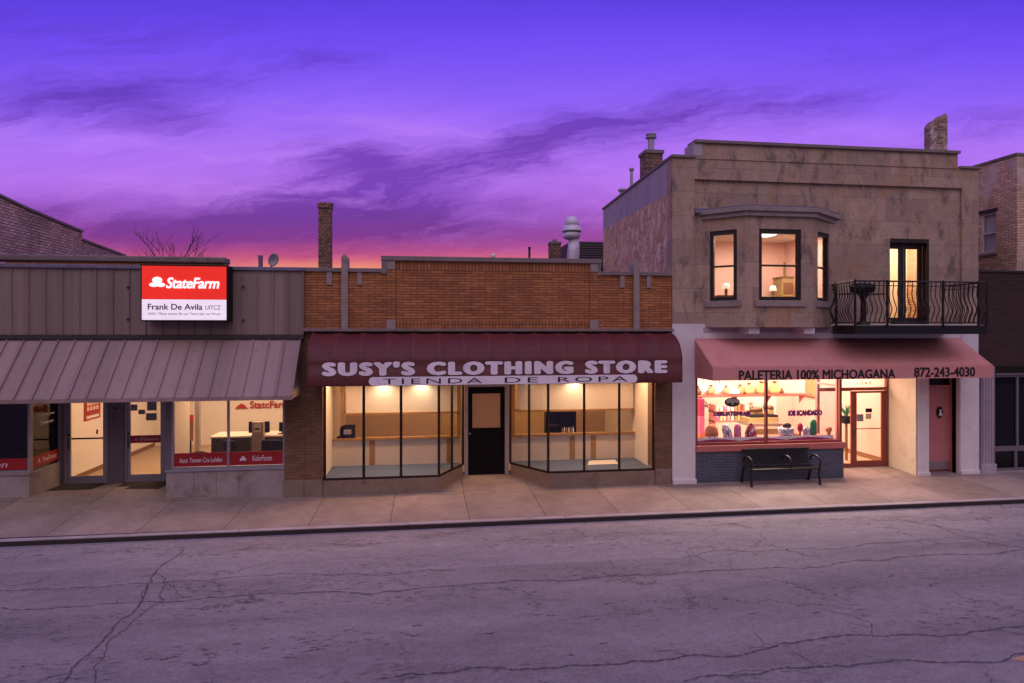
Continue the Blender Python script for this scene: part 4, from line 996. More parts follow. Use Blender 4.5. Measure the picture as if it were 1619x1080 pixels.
mb = MB(); mb.box(X0, X1, 0, .34, 7.03, ZS); mb.box(PX(1100), PX(1515), .012, .34, ZS, ZC); mb.build('parapet', 'limestone', b3, bevel=.004)
B(q0x - .02, q1x + .02, -.012, -.001, 7.015, 7.06).build('moulding', 'limestone', b3); B(PX(1100), PX(1515), -.018, .02, 7.49, 7.515).build('moulding', 'limestone', b3)
c0, c1 = PX(1100), PX(1515)
B(c0 - .03, c1 + .03, -.05, .40, ZC, ZC + .07).build('coping', 'coping_stone', b3, bevel=.006)
B(X0 - .03, c0 - .031, -.05, .40, ZS, ZS + .06).build('coping', 'coping_stone', b3, bevel=.006); B(c1 + .031, X1 + .03, -.05, .40, ZS, ZS + .06).build('coping', 'coping_stone', b3, bevel=.006)
B(c0 - .06, c0 + .16, .0, .5, ZS + .06, ZC - .001).build('parapet_end', 'plaster_grey', b3)
# side wall, left: whitewashed brick below, plastered parapet above
zb = 6.72
mb = MB(); mb.box(X0 + .0, X0 + .28, .32, YB, -.3, zb); mb.build('side_wall', 'whitewashed_brick', b3)
mb = MB(); mb.prism_x([(.32, zb), (.32, ZS), (YB, ZS - .13), (YB, zb)], X0 + .002, X0 + .27); mb.build('side_parapet', 'plaster_grey', b3)
MB().prism_x([(.40, ZS + .06), (.40, ZS), (YB + .03, ZS - .13), (YB + .03, ZS - .075)][::-1], X0 - .03, X0 + .30).build('coping', 'coping_stone', b3)
mb = MB(); mb.box(X1 - .28, X1, .34, YB, -.3, 7.3); mb.box(X0 + .28, X1 - .28, YB - .25, YB, -.3, 7.2); mb.build('wall', 'buff_brick', b3)
B(X0 + .28, X1 - .28, .34, YB - .25, 6.85, 6.95).build('roof', 'roof_tar', b3)
# ---- bay window
bay = [(brx0, FI), (bfx0, -bp), (bfx1, -bp), (brx1, FI)]
def seg_wall(mb, a, b_, z0, z1, th, holes, mi=0):
    """vertical wall from plan point a to b_ (outside on the right-hand side), holes (s0,s1,z0,z1) along it"""
    L = math.hypot(b_[0] - a[0], b_[1] - a[1]); t_ = MB(); t_.wall(0, L, z0, z1, 0, th, holes, mi)
    ux, uy = (b_[0] - a[0]) / L, (b_[1] - a[1]) / L; k = len(mb.v)
    mb.v += [(a[0] + ux * v[0] - uy * v[1], a[1] + uy * v[0] + ux * v[1], v[2]) for v in t_.v]
    mb.f += [tuple(k + i for i in f) for f in t_.f]; mb.m += t_.m
    return L
def s_at(px, a, b_):
    p = on(px, a, b_); return math.hypot(p[0] - a[0], p[1] - a[1])
win = []
for (i, pa, pb, zt, zbm) in ((0, 1122, 1165, 5.80, 4.19), (1, 1200, 1267, 5.80, 4.19), (2, 1293, 1311, 5.80, 4.19)):
    a, b_ = bay[i], bay[i + 1]; win.append((s_at(pa, a, b_), s_at(pb, a, b_), zbm, zt))
mb = MB()
for i in range(3): seg_wall(mb, bay[i], bay[i + 1], bz0 + .12, bz1, .14, [win[i]])
bw = mb.build('bay_window', 'limestone', b3)
def offs(path, d):
    return [(path[0][0] - d * 1.1, path[0][1]), (path[1][0] - d * .5, path[1][1] - d), (path[2][0] + d * .5, path[2][1] - d), (path[3][0] + d * 1.1, path[3][1])]
MB().prism(offs(bay, .0), bz0, bz0 + .119).build('bay_floor', 'limestone', bw)
for i in range(3):
    a, b_ = bay[i], bay[i + 1]; L = math.hypot(b_[0] - a[0], b_[1] - a[1]); ux, uy = (b_[0] - a[0]) / L, (b_[1] - a[1]) / L
    def loc(s, d): return (a[0] + ux * s + uy * d, a[1] + uy * s - ux * d)
    s0, s1, z0, z1 = win[i]
    MB().prism([loc(max(0.02, s0 - .1), .05), loc(min(L - .02, s1 + .1), .05), loc(min(L - .02, s1 + .1), -.13), loc(max(0.02, s0 - .1), -.13)], z0 - .14, z0 - .002).build('sill', 'trim_stone', bw, bevel=.005)
    def bx(mb, sa, sb, da, db, za, zb_): mb.prism([loc(sa, da), loc(sb, da), loc(sb, db), loc(sa, db)], za, zb_)
    t_ = .085 if i != 2 else .06
    mb = MB(); e = .003
    bx(mb, s0 + e, s0 + t_, -.03, -.11, z0 + .001, z1 - .001); bx(mb, s1 - t_, s1 - e, -.03, -.11, z0 + .001, z1 - .001)
    bx(mb, s0 + t_, s1 - t_, -.03, -.11, z1 - .10, z1 - .001); bx(mb, s0 + t_, s1 - t_, -.03, -.11, z0 + .001, z0 + .08)
    zm = z0 + (z1 - z0) * .49; bx(mb, s0 + t_, s1 - t_, -.045, -.10, zm - .02, zm + .02)
    wf = mb.build('sash_window', 'window_black', bw)
    for za, zb_ in ((z0 + .08, zm - .02), (zm + .02, z1 - .10)):
        mb = MB(); bx(mb, s0 + t_, s1 - t_, -.070, -.076, za, zb_); mb.build('pane', 'clear_glass', wf)
MB().prism(offs(bay, .07), bz1 + .001, bz1 + .10).build('cornice', 'trim_stone', bw, bevel=.006)
MB().prism([(PX(1103), FI), (bfx0 - .08, -bp - .12), (bfx1 + .08, -bp - .12), (PX(1332), FI)], bz1 + .101, bz1 + .20).build('cornice', 'trim_stone', bw, bevel=.008)
B(PX(1098) + .01, PX(1116), -.03, FI, bz1 + .15, bz1 + .26).build('flashing', 'metal_flashing', bw)
MB().prism([(PX(1106), FI), (bfx0 - .04, -bp - .06), (bfx1 + .04, -bp - .06), (PX(1330), FI)], bz1 + .201, bz1 + .245).build('flashing', 'metal_flashing', bw)
for px_ in (1189, 1276): B(PX(px_, -.4) - .13, PX(px_, -.4) + .13, -.50, .03, bz0 - .15, bz0 - .001).build('bracket', 'white_paint', bw, bevel=.006)
B(PX(1113, 0), PX(1318), .02, .06, 3.46, bz0 - .001).build('band', 'plaster_grey', b3)
# ---- balcony door
mb = MB(); ry = FI
xm = PX(1426, .25)
mb.box(dx0 + .001, dx1 - .001, .20, .25, 5.62, dzz1 - .001); mb.box(dx0 + .001, dx1 - .001, FI + .002, .20, dzz1 - .10, dzz1 - .001)
zt = PZ(1430, 394, .22)
mb.box(dx1 - .06, dx1 - .002, FI + .002, .20, 3.66, dzz1 - .101)
mb.build('door_frame', 'window_black', b3)
hs = [(PX(1402, .22), PX(1420.5, .22), 3.82, zt), (PX(1431.5, .22), PX(1450.5, .22), 3.82, zt)]
mb = MB(); mb.wall(dx0 + .001, dx1 - .061, 3.66, 5.62, .205, .245, [(max(h[0], dx0 + .03), h[1], h[2], h[3]) for h in hs])
d = mb.build('balcony_door', 'window_black', b3)
for h in hs: pane_y(d, max(h[0], dx0 + .03), h[1], h[2], h[3], .22)
B(xm - .012, xm + .008, .188, .204, 3.7, 5.6).build('astragal', 'metal_flashing', d)
# ---- balcony
by = -1.18; bz = 3.455
slab = [(PX(1318), FI), (PX(1322, -.35), -.35), (PX(1352, by), by), (PX(1560, by), by), (PX(1560, by) + .02, FI - .061)]
mb = MB(); mb.prism(slab, bz - .03, bz + .155)
bal = mb.build('balcony', 'black_iron', b3)
MB().prism([(x_ * 1.0 + (.04 if i in (0, 1) else -.03 if i > 2 else .02), y_ + (.03 if i in (1, 2, 3) else -.002)) for i, (x_, y_) in enumerate(slab)], bz + .157, bz + .175).build('deck', 'trim_stone', bal)
mb = MB(); zr0, zr1 = bz + .23, 4.60
rail = [slab[0], slab[1], slab[2], slab[3], (PX(1560, by), -.02)]
RL = []
for a, b_ in zip(rail, rail[1:]):
    L = math.hypot(b_[0] - a[0], b_[1] - a[1]); nb = max(2, int(round(L / .115)))
    ux, uy = (b_[0] - a[0]) / L, (b_[1] - a[1]) / L; ox, oy = uy, -ux
    mb.tube([(a[0], a[1], zr1), (b_[0], b_[1], zr1)], .020, 6); mb.tube([(a[0], a[1], zr0), (b_[0], b_[1], zr0)], .014, 6); mb.tube([(a[0], a[1], zr1 - .10), (b_[0], b_[1], zr1 - .10)], .010, 5)
    for k in range(nb + 1):
        x_, y_ = a[0] + ux * L * k / nb, a[1] + uy * L * k / nb
        if k in (0, nb): continue
        pts_ = []
        for j in range(15):
            f = j / 14; z_ = zr1 - (zr1 - zr0) * f
            bl = .095 * math.exp(-((f - .68) / .17) ** 2) - .022 * math.exp(-((f - .30) / .12) ** 2)
            pts_.append((x_ + ox * bl, y_ + oy * bl, z_))
        mb.tube(pts_, .011, 5)
rl = mb.build('railing', 'black_iron', bal)
mb = MB()
for (x_, y_) in (slab[1], slab[2], (PX(1403, by), by), (PX(1491, by), by), (PX(1547, by), by), slab[3]):
    MB().tube([(x_, y_, bz + .15), (x_, y_, zr1 + .03)], .026, 6).build('railing_post', 'black_iron', bal)
# grill on the balcony
gx = PX(1365, -.65)
t = thing('barbecue_grill', 'dark pedestal barbecue grill with side shelves at the left end of the balcony', 'barbecue grill', (gx, -.65, bz + .175))
dz0 = bz + .176
MB().lathe(gx, -.65, [(.15, dz0), (.13, dz0 + .05), (.06, dz0 + .12), (.06, dz0 + .60), (.12, dz0 + .70)], 14).build('pedestal', 'black_iron', t)
MB().lathe(gx - .02, -.65, [(.12, dz0 + .70), (.22, dz0 + .76), (.25, dz0 + .86), (.235, dz0 + .90)], 18, sx=1.15).build('bowl', 'black_iron', t, smooth=True)
MB().lathe(gx - .02, -.65, [(.25, dz0 + .902), (.22, dz0 + .94), (.10, dz0 + .965)], 18, sx=1.15).build('lid', 'black_iron', t, smooth=True)
for a, c in ((-.60, -.22), (.20, .50)):
    mb = MB(); mb.box(gx + a, gx + c, -.82, -.80, dz0 + .70, dz0 + .72); mb.box(gx + a, gx + c, -.50, -.48, dz0 + .70, dz0 + .72)
    for k in range(6): x_ = gx + a + (c - a) * (k + .5) / 6; mb.box(x_ - .015, x_ + .015, -.80, -.50, dz0 + .701, dz0 + .719)
    mb.build('side_shelf', 'black_iron', t)
# ---- ground floor: painted walls
mb = MB(); mb.box(X0, PX(1099.5), -.0, .32, -.2, 3.66); mb.box(PX(1099.5), q1x, .03, .32, 2.56, 3.659); mb.box(q1x, X1, .0, .32, 2.50, 3.659)
mb.build('lower_wall', 'white_paint', b3)
B(X0 - .0, PX(1100.5), -.05, -.001, -.2, .07).build('plinth', 'white_paint', b3, bevel=.01)
wx0, wx1 = PX(1100), PX(1332)
B(wx0, wx1 + .03, -.0, .16, -.3, .69).build('stall_riser', 'blue_brick', b3)
B(wx0, wx1 + .06, -.05, .20, .69, .83).build('sill', 'pink_paint', b3, bevel=.008)
mb, hs = frame_mb(wx0, wx1, .83, 2.55, .02, .10, .055, muls=[PX(1213)])
w3b = mb.build('display_window', 'red_frame', b3)
for h in hs: pane_y(w3b, h[0], h[1], h[2], h[3], .055)
for nm_, mt_, yo_, fx_ in (('lettering_outline', 'lace', .006, (.13, .12)), ('lettering', 'letter_purple', .0, (.07, .06))): text('DERUATISMLAJE', nm_, mt_, w3b, PX(1128, .05), PX(1187, .05), PZ(1160, 659.5, .05) - yo_, PZ(1160, 650.5, .05) + yo_, .052 + yo_, .003, fat=fx_)
for nm_, mt_, yo_, fx_ in (('lettering_outline', 'lace', .006, (.13, .12)), ('lettering', 'letter_purple', .0, (.07, .06))): text('IOE SCANDADO', nm_, mt_, w3b, PX(1246, .05), PX(1300, .05), PZ(1270, 657.5, .05) - yo_, PZ(1270, 648.5, .05) + yo_, .052 + yo_, .003, fat=fx_)
# oval sign hung behind the glass
EY = 2.65; RYD = .91
t = thing('oval_sign', 'dark oval emblem hanging behind the left pane of the ice cream shop', 'sign', (PX(1158, .3), .3, 2.1))
cx_, cz_ = PX(1158, .3), PZ(1158, 636, .3)
MB().prism_y([(cx_ + .19 * math.cos(k * math.pi / 16), cz_ + .112 * math.sin(k * math.pi / 16)) for k in range(32)], .30, .32).build('plate', 'near_black', t)
MB().prism_y([(cx_ + .16 * math.cos(k * math.pi / 16), cz_ + .015 + .07 * math.sin(k * math.pi / 16)) for k in range(32)], .292, .299).build('inset', 'paper_grey', t)
for s_g in (-.07, .07): MB().lathe(cx_ + s_g, .286, [(.001, cz_ - .075), (.045, cz_ - .06), (.04, cz_ - .02), (.001, cz_)], 12, sy=.15).build('figure', 'near_black', t)
MB().tube([(cx_, .31, cz_ + .11), (cx_, .31, 2.61)], .004, 5).build('cord', 'near_black', t)
# recessed entrance
ex1 = PX(1448); exa = PX(1334, RYD); exb = PX(1405, RYD)
mb = MB(); mb.box(ex1, ex1 + .05, .0, RYD + .1, -.2, 2.56); mb.build('entrance_wall', 'cream_stucco', b3)
B(ex1 + .05, PX(1468), -.02, .32, -.2, 2.56).build('pier', 'white_paint', b3, bevel=.005); B(ex1 + .03, PX(1469), -.05, -.021, -.2, .05).build('plinth', 'white_paint', b3, bevel=.01)
B(q1x - .06, X1, -.02, .32, -.2, 2.50).build('pier', 'white_paint', b3, bevel=.005); B(q1x - .07, X1 + .0, -.06, -.021, -.2, .06).build('plinth', 'white_paint', b3, bevel=.01)
mb = MB(); mb.prism([(wx1 + .03, .001), (ex1, .001), (ex1, RYD + .05), (wx1 + .03, RYD + .05)], -.25, lambda x, y: GZ + .003 + y * .03); mb.build('entry_floor', 'concrete_walk', b3)
# return glazing and door unit
mb = MB(); xa = wx1 - .03
mb.box(xa - .05, xa, .10, .15, .83, 2.55); mb.box(xa - .05, xa, RYD - .04, RYD + .04, .0, 2.55); mb.box(xa - .05, xa, .15, RYD - .04, .83, .90); mb.box(xa - .05, xa, .15, RYD - .04, 2.15, 2.20)
mb.box(xa - .08, xa, .16, RYD - .04, -.2, .829)
rg = mb.build('side_window', 'pink_paint', b3)
B(xa - .028, xa - .020, .15, RYD - .04, .90, 2.15).build('pane', 'clear_glass', rg)
def X_(px): return PX(px, RYD)
zz = lambda py: PZ(1370, py, RYD)
fx = [X_(1331.5), X_(1346), X_(1354), X_(1396), X_(1405)]
tb, tt, dbm = zz(612.5), 2.55, .0
mb = MB()
mb.wall(xa, ex1 - .001, -.1, 2.56, RYD, RYD + .09, [(xa + .05, fx[1], .10, zz(618)), (X_(1345.5), fx[4] - .05, .0, zz(617.5)), (xa + .05, fx[4] - .05, tb, 2.50)])
ef = mb.build('entrance_frame', 'red_frame', b3)
pane_y(ef, xa + .05, fx[1], .10, zz(618), RYD + .04); pane_y(ef, xa + .05, fx[4] - .05, tb, 2.50, RYD + .04)
text('1040', 'lettering', 'canvas_tan', ef, X_(1357), X_(1379), zz(608.5), zz(602.8), RYD + .036, .003, space=1.5)
mb = MB(); da, db = X_(1346) + .012, fx[4] - .058
mb.wall(da, db, .01, zz(618.5), RYD + .02, RYD + .065, [(X_(1355.5), X_(1395), .16, zz(621.5))])
d = mb.build('door', 'red_frame', b3)
pane_y(d, X_(1355.5), X_(1395), .16, zz(621.5), RYD + .04)
B(X_(1355), X_(1395.5), RYD + .075, RYD + .095, zz(679.5), zz(678)).build('push_bar', 'wood_brown', d)
MB().tube([(da + .05, RYD + .02, zz(688)), (da + .05, RYD - .04, zz(686)), (da + .05, RYD - .04, zz(678)), (da + .05, RYD + .02, zz(676))], .013, 6).build('handle', 'bronze_frame', d)
B(X_(1356.5), X_(1366.5), RYD + .030, RYD + .039, zz(666.5), zz(655)).build('notice', 'paper_grey', d); B(X_(1370), X_(1380), RYD + .030, RYD + .039, zz(652.5), zz(646)).build('notice', 'near_black', d); B(X_(1370), X_(1379), RYD + .030, RYD + .039, zz(663), zz(654)).build('notice', 'peach_wall', d)
# pink side door
p0, p1 = PX(1468.5), PX(1517)
mb = MB(); d0, d1_ = PX(1468.5, .28), PX(1502, .28)
mb.box(p0, p1, .34, .40, -.2, 2.56); mb.box(d1_, d1_ + .07, .22, .34, -.05, 2.4); mb.box(p0, d1_, .24, .34, 2.09, 2.14)
df = mb.build('door_frame', 'pink_paint', b3)
B(d1_ + .07, p1, .10, .34, -.2, 2.5).build('jamb', 'plaster_grey', b3)
B(p0 + .01, d1_ - .01, .29, .335, 2.141, 2.38).build('transom', 'dark_glass', df)
d = B(p0 + .012, d1_ - .002, .28, .325, .02, 2.085).build('side_door', 'pink_door', b3, bevel=.004)
B(p0 + .02, d1_ - .01, .270, .279, .03, .24).build('kick_plate', 'kick_plate', d)
MB().tube([(p0 + .06, .28, .98), (p0 + .06, .22, .98)], .025, 10).build('handle', 'bronze_frame', d)
mx, mz = PX(1486.5, .25), PZ(1486, 652, .25)
t = thing('door_wreath', 'small black hanging with a white figure on the pink side door', 'decoration', (mx, .26, mz))
MB().prism_y([(mx + .085 * math.cos(k * math.pi / 10), mz + .145 * math.sin(k * math.pi / 10)) for k in range(20)], .255, .274).build('backing', 'near_black', t)
MB().lathe(mx + .01, .248, [(.05, mz - .09), (.052, mz - .03), (.02, mz + .0), (.032, mz + .03), (.03, mz + .06), (.005, mz + .08)], 12, sy=.15).build('figure', 'white_paint', t, smooth=True)
B(PX(1517), q1x, .01, .30, -.2, 2.5).build('jamb', 'white_paint', b3)

# ---- interiors of the stone building
GX0, GX1 = X0 + .28, ex1 + .05
mb = MB(); mb.box(GX0, xa - .08, .16, 5.3, -.2, .03); mb.box(xa - .08, GX1, RYD + .09, 5.3, -.2, .035); mb.build('interior_floor', 'tile_floor', b3)
mb = MB(); mb.box(GX0, GX0 + .03, .32, 5.3, .03, 2.9); mb.box(GX0, X_(1325) + .9, 5.3, 5.4, .03, 2.9); mb.box(GX0, wx0 + .05, .12, .16, .69, 2.9); mb.build('interior_wall', 'cream_wall', b3)
px_w = PX(1405, RYD) + .06
mb = MB(); mb.box(px_w, px_w + .06, RYD + .09, 5.3, .03, 2.9); mb.box(X_(1325) + .9, px_w, 5.3, 5.4, .03, 2.9)
mb.build('interior_wall', 'peach_wall', b3)
B(px_w - .02, px_w - .002, RYD + .2, 5.3, .035, .16).build('baseboard', 'wood_brown', b3)
B(GX0, GX1, .14, 5.3, 2.9, 2.94).build('ceiling', 'ceiling_white', b3)
area('shop_light', (PX(1190, 1.3), 1.5, 2.86), (3.0, 1.6), 300, (1, .74, .54))
area('shop_light', (PX(1230, 4.3), 4.4, 2.86), (3.2, 1.2), 190, (1, .70, .54))
area('shop_light', (PX(1215, .6), .62, 2.84), (3.0, .3), 110, (1, .72, .50), (R(-38), 0, 0)); area('shop_light', (PX(1340, 2.2), 2.3, 2.86), (1.6, 1.6), 170, (1, .50, .36))  # first one is added, aimed outward to brighten the walk
# high shelf with lamps and bags
SHY = 3.2
sh0, sh1 = PX(1101, SHY), PX(1284, SHY)
t = thing('wall_shelf', 'long high wall shelf carrying yellow bags in the ice cream shop', 'shelf', ((sh0 + sh1) / 2, SHY, PZ(1190, 625, SHY)))
szh = PZ(1190, 624, SHY)
B(sh0, sh1, SHY, SHY + .35, szh - .04, szh).build('board', 'pink_paint', t); B(sh0, sh1, SHY + .35, SHY + .38, szh - .1, szh + .6).build('back_panel', 'cream_wall', t)
for k in range(4): x_ = sh0 + .2 + k * (sh1 - sh0 - .4) / 3; MB().prism_x([(SHY + .35, szh - .3), (SHY + .35, szh - .041), (SHY + .05, szh - .041)], x_, x_ + .03).build('bracket', 'pink_paint', t)
bags = [(1103, 612, .12, 'pastry_brown', 'brown jar at the left end of the high shelf'), (1124, 612, .13, 'orange_bag', 'orange bag between the two white globe lamps'), (1148, 613, .12, 'orange_bag', 'orange bag left of the glowing dome'),
        (1170, 611, .13, 'orange_bag', 'orange bag right of the glowing dome'), (1184, 615, .15, 'yellow_bag', 'yellow bag with brown top, third bag from the glowing dome'), (1204, 616, .17, 'yellow_bag', 'large yellow bag just left of the window mullion'),
        (1225, 616, .17, 'yellow_bag', 'large yellow bag just right of the window mullion'), (1236, 612, .07, 'pastry_brown', 'thin brown bottle at the right end of the high shelf')]
for (px_, py_, r, mt, lab) in bags:
    x_ = PX(px_, SHY + .17); z_ = szh + .003
    t = thing('snack_bag', lab, 'bag', (x_, SHY + .17, szh), 'bags on the high shelf')
    MB().lathe(x_, SHY + .17, [(r * .6, z_), (r, z_ + r * .5), (r * .95, z_ + r * 1.1), (r * .5, z_ + r * 1.6), (r * .22, z_ + r * 1.8)], 12, sy=.8).build('body', mt, t, smooth=True)
    MB().lathe(x_, SHY + .17, [(r * .2, z_ + r * 1.8), (r * .4, z_ + r * 2.05), (r * .3, z_ + r * 2.15)], 10).build('top', 'pastry_brown', t)
for (px_, py_, lab) in ((1112.5, 613.5, 'left of two glowing white globe lamps in the ice cream shop'), (1137.5, 613, 'right of two glowing white globe lamps in the ice cream shop')):
    x_ = PX(px_, 2.6); z_ = PZ(px_, py_, 2.6)
    t = thing('pendant_lamp', lab, 'lamp', (x_, 2.6, z_), 'globe pendant lamps')
    MB().lathe(x_, 2.6, [(.02, z_ - .10), (.08, z_ - .06), (.105, z_), (.08, z_ + .06), (.03, z_ + .10)], 16).build('globe', 'lamp_glow', t, smooth=True)
    MB().tube([(x_, 2.6, z_ + .10), (x_, 2.6, 2.899)], .008, 6).build('cord', 'near_black', t)
x_ = PX(1159, SHY + .15)
t = thing('dome_lamp', 'glowing pale yellow dome lamp standing on the high shelf', 'lamp', (x_, SHY + .15, szh))
MB().lathe(x_, SHY + .12, [(.17, szh + .03), (.16, szh + .10), (.10, szh + .17), (.02, szh + .2)], 18).build('shade', 'yellow_glow', t, smooth=True); MB().lathe(x_, SHY + .12, [(.10, szh + .002), (.10, szh + .03)], 14).build('base', 'pastry_brown', t)
# freezer counter with machines
cy_ = 2.0; k0, k1 = PX(1185, cy_), PX(1236, cy_)
t = thing('freezer_counter', 'white display freezer counter behind the mullion of the ice cream shop', 'freezer', ((k0 + k1) / 2, cy_, .03))
B(k0, k1, cy_, cy_ + .7, .03, .95).build('cabinet', 'white_panel', t, bevel=.02); B(k0 + .05, k1 - .05, cy_ - .015, cy_ - .001, .72, .86).build('grille', 'pastry_brown', t); B(k0 - .01, k1 + .01, cy_ - .02, cy_ + .72, .951, 1.0).build('counter_top', 'steel', t); B(k0 + .03, k1 - .03, cy_ + .1, cy_ + .6, 1.001, 1.14).build('tray', 'canvas_tan', t)
for (a, c, zt_, lab) in ((1186, 1212, 1.42, 'brown espresso machine on the freezer counter left of the mullion'), (1216, 1229, 1.45, 'small brown machine on the freezer counter right of the mullion')):
    xa_, xb_ = PX(a, cy_ + .2), PX(c, cy_ + .2)
    t = thing('coffee_machine', lab, 'machine', ((xa_ + xb_) / 2, cy_ + .3, 1.14), 'machines on the freezer counter')
    B(xa_, xb_, cy_ + .15, cy_ + .5, 1.141, 1.20).build('base', 'near_black', t); B(xa_ + .03, xb_ - .03, cy_ + .3, cy_ + .5, 1.201, zt_ - .1).build('body', 'canvas_tan', t, bevel=.02); MB().lathe((xa_ + xb_) / 2, cy_ + .33, [((xb_ - xa_) * .42, zt_ - .1), ((xb_ - xa_) * .35, zt_ - .03), (.05, zt_)], 14, sy=.5).build('hood', 'pastry_brown', t, smooth=True)
t = thing('side_shelf', 'low pink shelf with small goods at the left of the ice cream shop', 'shelf', (PX(1145, 3), 3.0, .03))
s0_, s1_ = PX(1130, 3), PX(1178, 3)
B(s0_, s1_, 3.0, 3.4, .9, .94).build('board', 'pink_paint', t); B(s0_, s1_, 3.0, 3.4, 1.18, 1.22).build('board', 'orange_ice', t)
for x_ in (s0_, s1_ - .04): B(x_, x_ + .04, 3.01, 3.39, .03, 1.4).build('upright', 'pink_paint', t)
t = thing('display_tower', 'narrow pink display tower at the left edge of the ice cream shop window', 'display stand', (PX(1110, 1.2), 1.2, .03))
a, c = PX(1106, 1.2), PX(1114, 1.2)
B(a, c, 1.2, 1.32, .03, .9).build('base', 'orange_ice', t); B(a, c, 1.2, 1.32, .901, 1.35).build('rack', 'pink_ice', t); B(a, c, 1.2, 1.32, 1.351, 1.78).build('header', 'magenta_cloth', t)
t = thing('wall_picture', 'large tan picture on the right hand wall of the ice cream shop', 'picture', (px_w, 4.45, 1.8))
B(px_w - .04, px_w - .001, 3.98, 4.95, 1.42, 2.3).build('frame', 'pastry_brown', t); B(px_w - .05, px_w - .041, 4.03, 4.90, 1.47, 2.25).build('print', 'canvas_tan', t)
t = thing('potted_plant', 'small dark potted plant seen through the sidelight beside the shop door', 'plant', (PX(1337, 1.6), 1.6, .035))
x_ = PX(1338, 1.6)
MB().lathe(x_, 1.6, [(.10, 1.02), (.14, 1.22)], 12).build('pot', 'near_black', t); MB().lathe(x_, 1.6, [(.04, .036), (.035, 1.019)], 8).build('stand', 'wood_brown', t)
mb = MB()
for k in range(16):
    a_ = random.uniform(0, 6.28); l_ = random.uniform(.1, .25); mb.tube([(x_, 1.6, 1.2), (x_ + l_ * .4 * math.cos(a_), 1.6 + l_ * .4 * math.sin(a_), 1.35), (x_ + l_ * math.cos(a_), 1.6 + l_ * math.sin(a_), 1.38 + random.uniform(-.05, .2))], [.012, .02, .003], 4)
mb.build('leaves', 'green_ice', t)
mb = MB()   # faint leafy stickers on the glass
for (px_, py_) in ((1118, 640), (1188, 641), (1206, 645)):
    for k in range(7):
        a_ = random.uniform(0, 6.28); X_0, Z_0 = PX(px_, .05), PZ(px_, py_, .05)
        mb.tube([(X_0 + random.uniform(-.05, .05), .051, Z_0 + random.uniform(-.06, .06)), (X_0 + .09 * math.cos(a_), .051, Z_0 + .09 * math.sin(a_))], .008, 4)
mb.build('window_decal', 'canvas_tan', w3b)
rg_ = random.Random(3)
for k in range(14):
    x_ = s0_ + .08 + k % 7 * .11; z_ = .941 if k < 7 else 1.221; h_ = rg_.uniform(.09, .2)
    tag(B(x_, x_ + rg_.uniform(.05, .09), 3.05, 3.14, z_, z_ + h_).build('goods_box', rg_.choice(['paper_white', 'canvas_tan', 'pink_ice', 'lace', 'yellow_bag', 'orange_bag']), bevel=.004), 'small box of goods on the low pink shelf in the ice cream shop', 'box', 'boxes on the low pink shelf')
# window-sill cut-outs and cloth
wy = .26
zsill = .862; B(wx0, wx1 - .10, .112, .50, .55, zsill).build('window_ledge', 'pink_paint', b3)
mb = MB(); N = 80
for i in range(N):
    xa_ = wx0 + .05 + (wx1 - .20 - wx0) * i / N; xb_ = wx0 + .05 + (wx1 - .20 - wx0) * (i + 1) / N
    def dr(x): return zsill + .035 + .055 * abs(math.sin((x - wx0) * 2.7))
    mb.face([(xa_, .118, dr(xa_)), (xb_, .118, dr(xb_)), (xb_, .126, zsill + .125), (xa_, .126, zsill + .125)])
tag(mb.build('lace_cloth', 'lace'), 'scalloped white lace cloth draped along the ice cream shop window ledge', 'cloth')
tag(B(wx0 + .05, wx1 - .15, .128, .134, zsill + .001, zsill + .115).build('cloth_skirt', 'magenta_cloth'), 'magenta cloth skirt behind the lace on the window ledge', 'cloth')
def blob(x, z0_, w_, h_, kind, y=.22):
    mb = MB()
    if kind == 'dome': mb.lathe(x, y, [(w_ * .5, z0_), (w_ * .5, z0_ + h_ * .35), (w_ * .45, z0_ + h_ * .65), (w_ * .28, z0_ + h_ * .9), (.01, z0_ + h_)], 18, sy=.3)
    elif kind == 'pop': mb.lathe(x, y, [(w_ * .42, z0_), (w_ * .5, z0_ + h_ * .1), (w_ * .5, z0_ + h_ * .7), (w_ * .4, z0_ + h_ * .9), (w_ * .15, z0_ + h_)], 16, sy=.4)
    elif kind == 'drop': mb.lathe(x, y, [(w_ * .12, z0_), (w_ * .42, z0_ + h_ * .15), (w_ * .5, z0_ + h_ * .4), (w_ * .34, z0_ + h_ * .72), (w_ * .1, z0_ + h_ * .95), (.005, z0_ + h_)], 16, sy=.4)
    elif kind == 'cup': mb.lathe(x, y, [(w_ * .36, z0_), (w_ * .5, z0_ + h_ * .8), (w_ * .46, z0_ + h_)], 18, sy=.4)
    elif kind == 'cone': mb.lathe(x, y, [(w_ * .1, z0_), (w_ * .5, z0_ + h_)], 14, sy=.6)
    elif kind == 'ball': mb.lathe(x, y, [(w_ * .1, z0_), (w_ * .42, z0_ + h_ * .2), (w_ * .5, z0_ + h_ * .5), (w_ * .42, z0_ + h_ * .8), (w_ * .1, z0_ + h_)], 16, sy=.5)
    return mb
def pos(px, y=.22): return PX(px, y)
def hz(py, px=1200): return PZ(px, py, .22)
def cut(lab, parts_, base_px, tilt=0.0):
    zb_ = hz(702, base_px)
    t = thing('ice_cream_display', lab, 'window display', (pos(base_px), .22, zsill), 'ice cream shapes on the window ledge')
    for (nm, kind, px_, pt_, pb_, wpx, mt) in parts_:
        z1_ = hz(pt_, px_); z0_ = max(hz(pb_, px_), zsill + .001); w_ = (PX(px_ + wpx / 2, .22) - PX(px_ - wpx / 2, .22))
        o = blob(pos(px_), z0_, w_, z1_ - z0_, kind).build(nm, mt, t, smooth=True)
        if tilt:
            cx_ = pos(px_)
            for v in o.data.vertices: v.co.x -= (v.co.z - z0_) * tilt
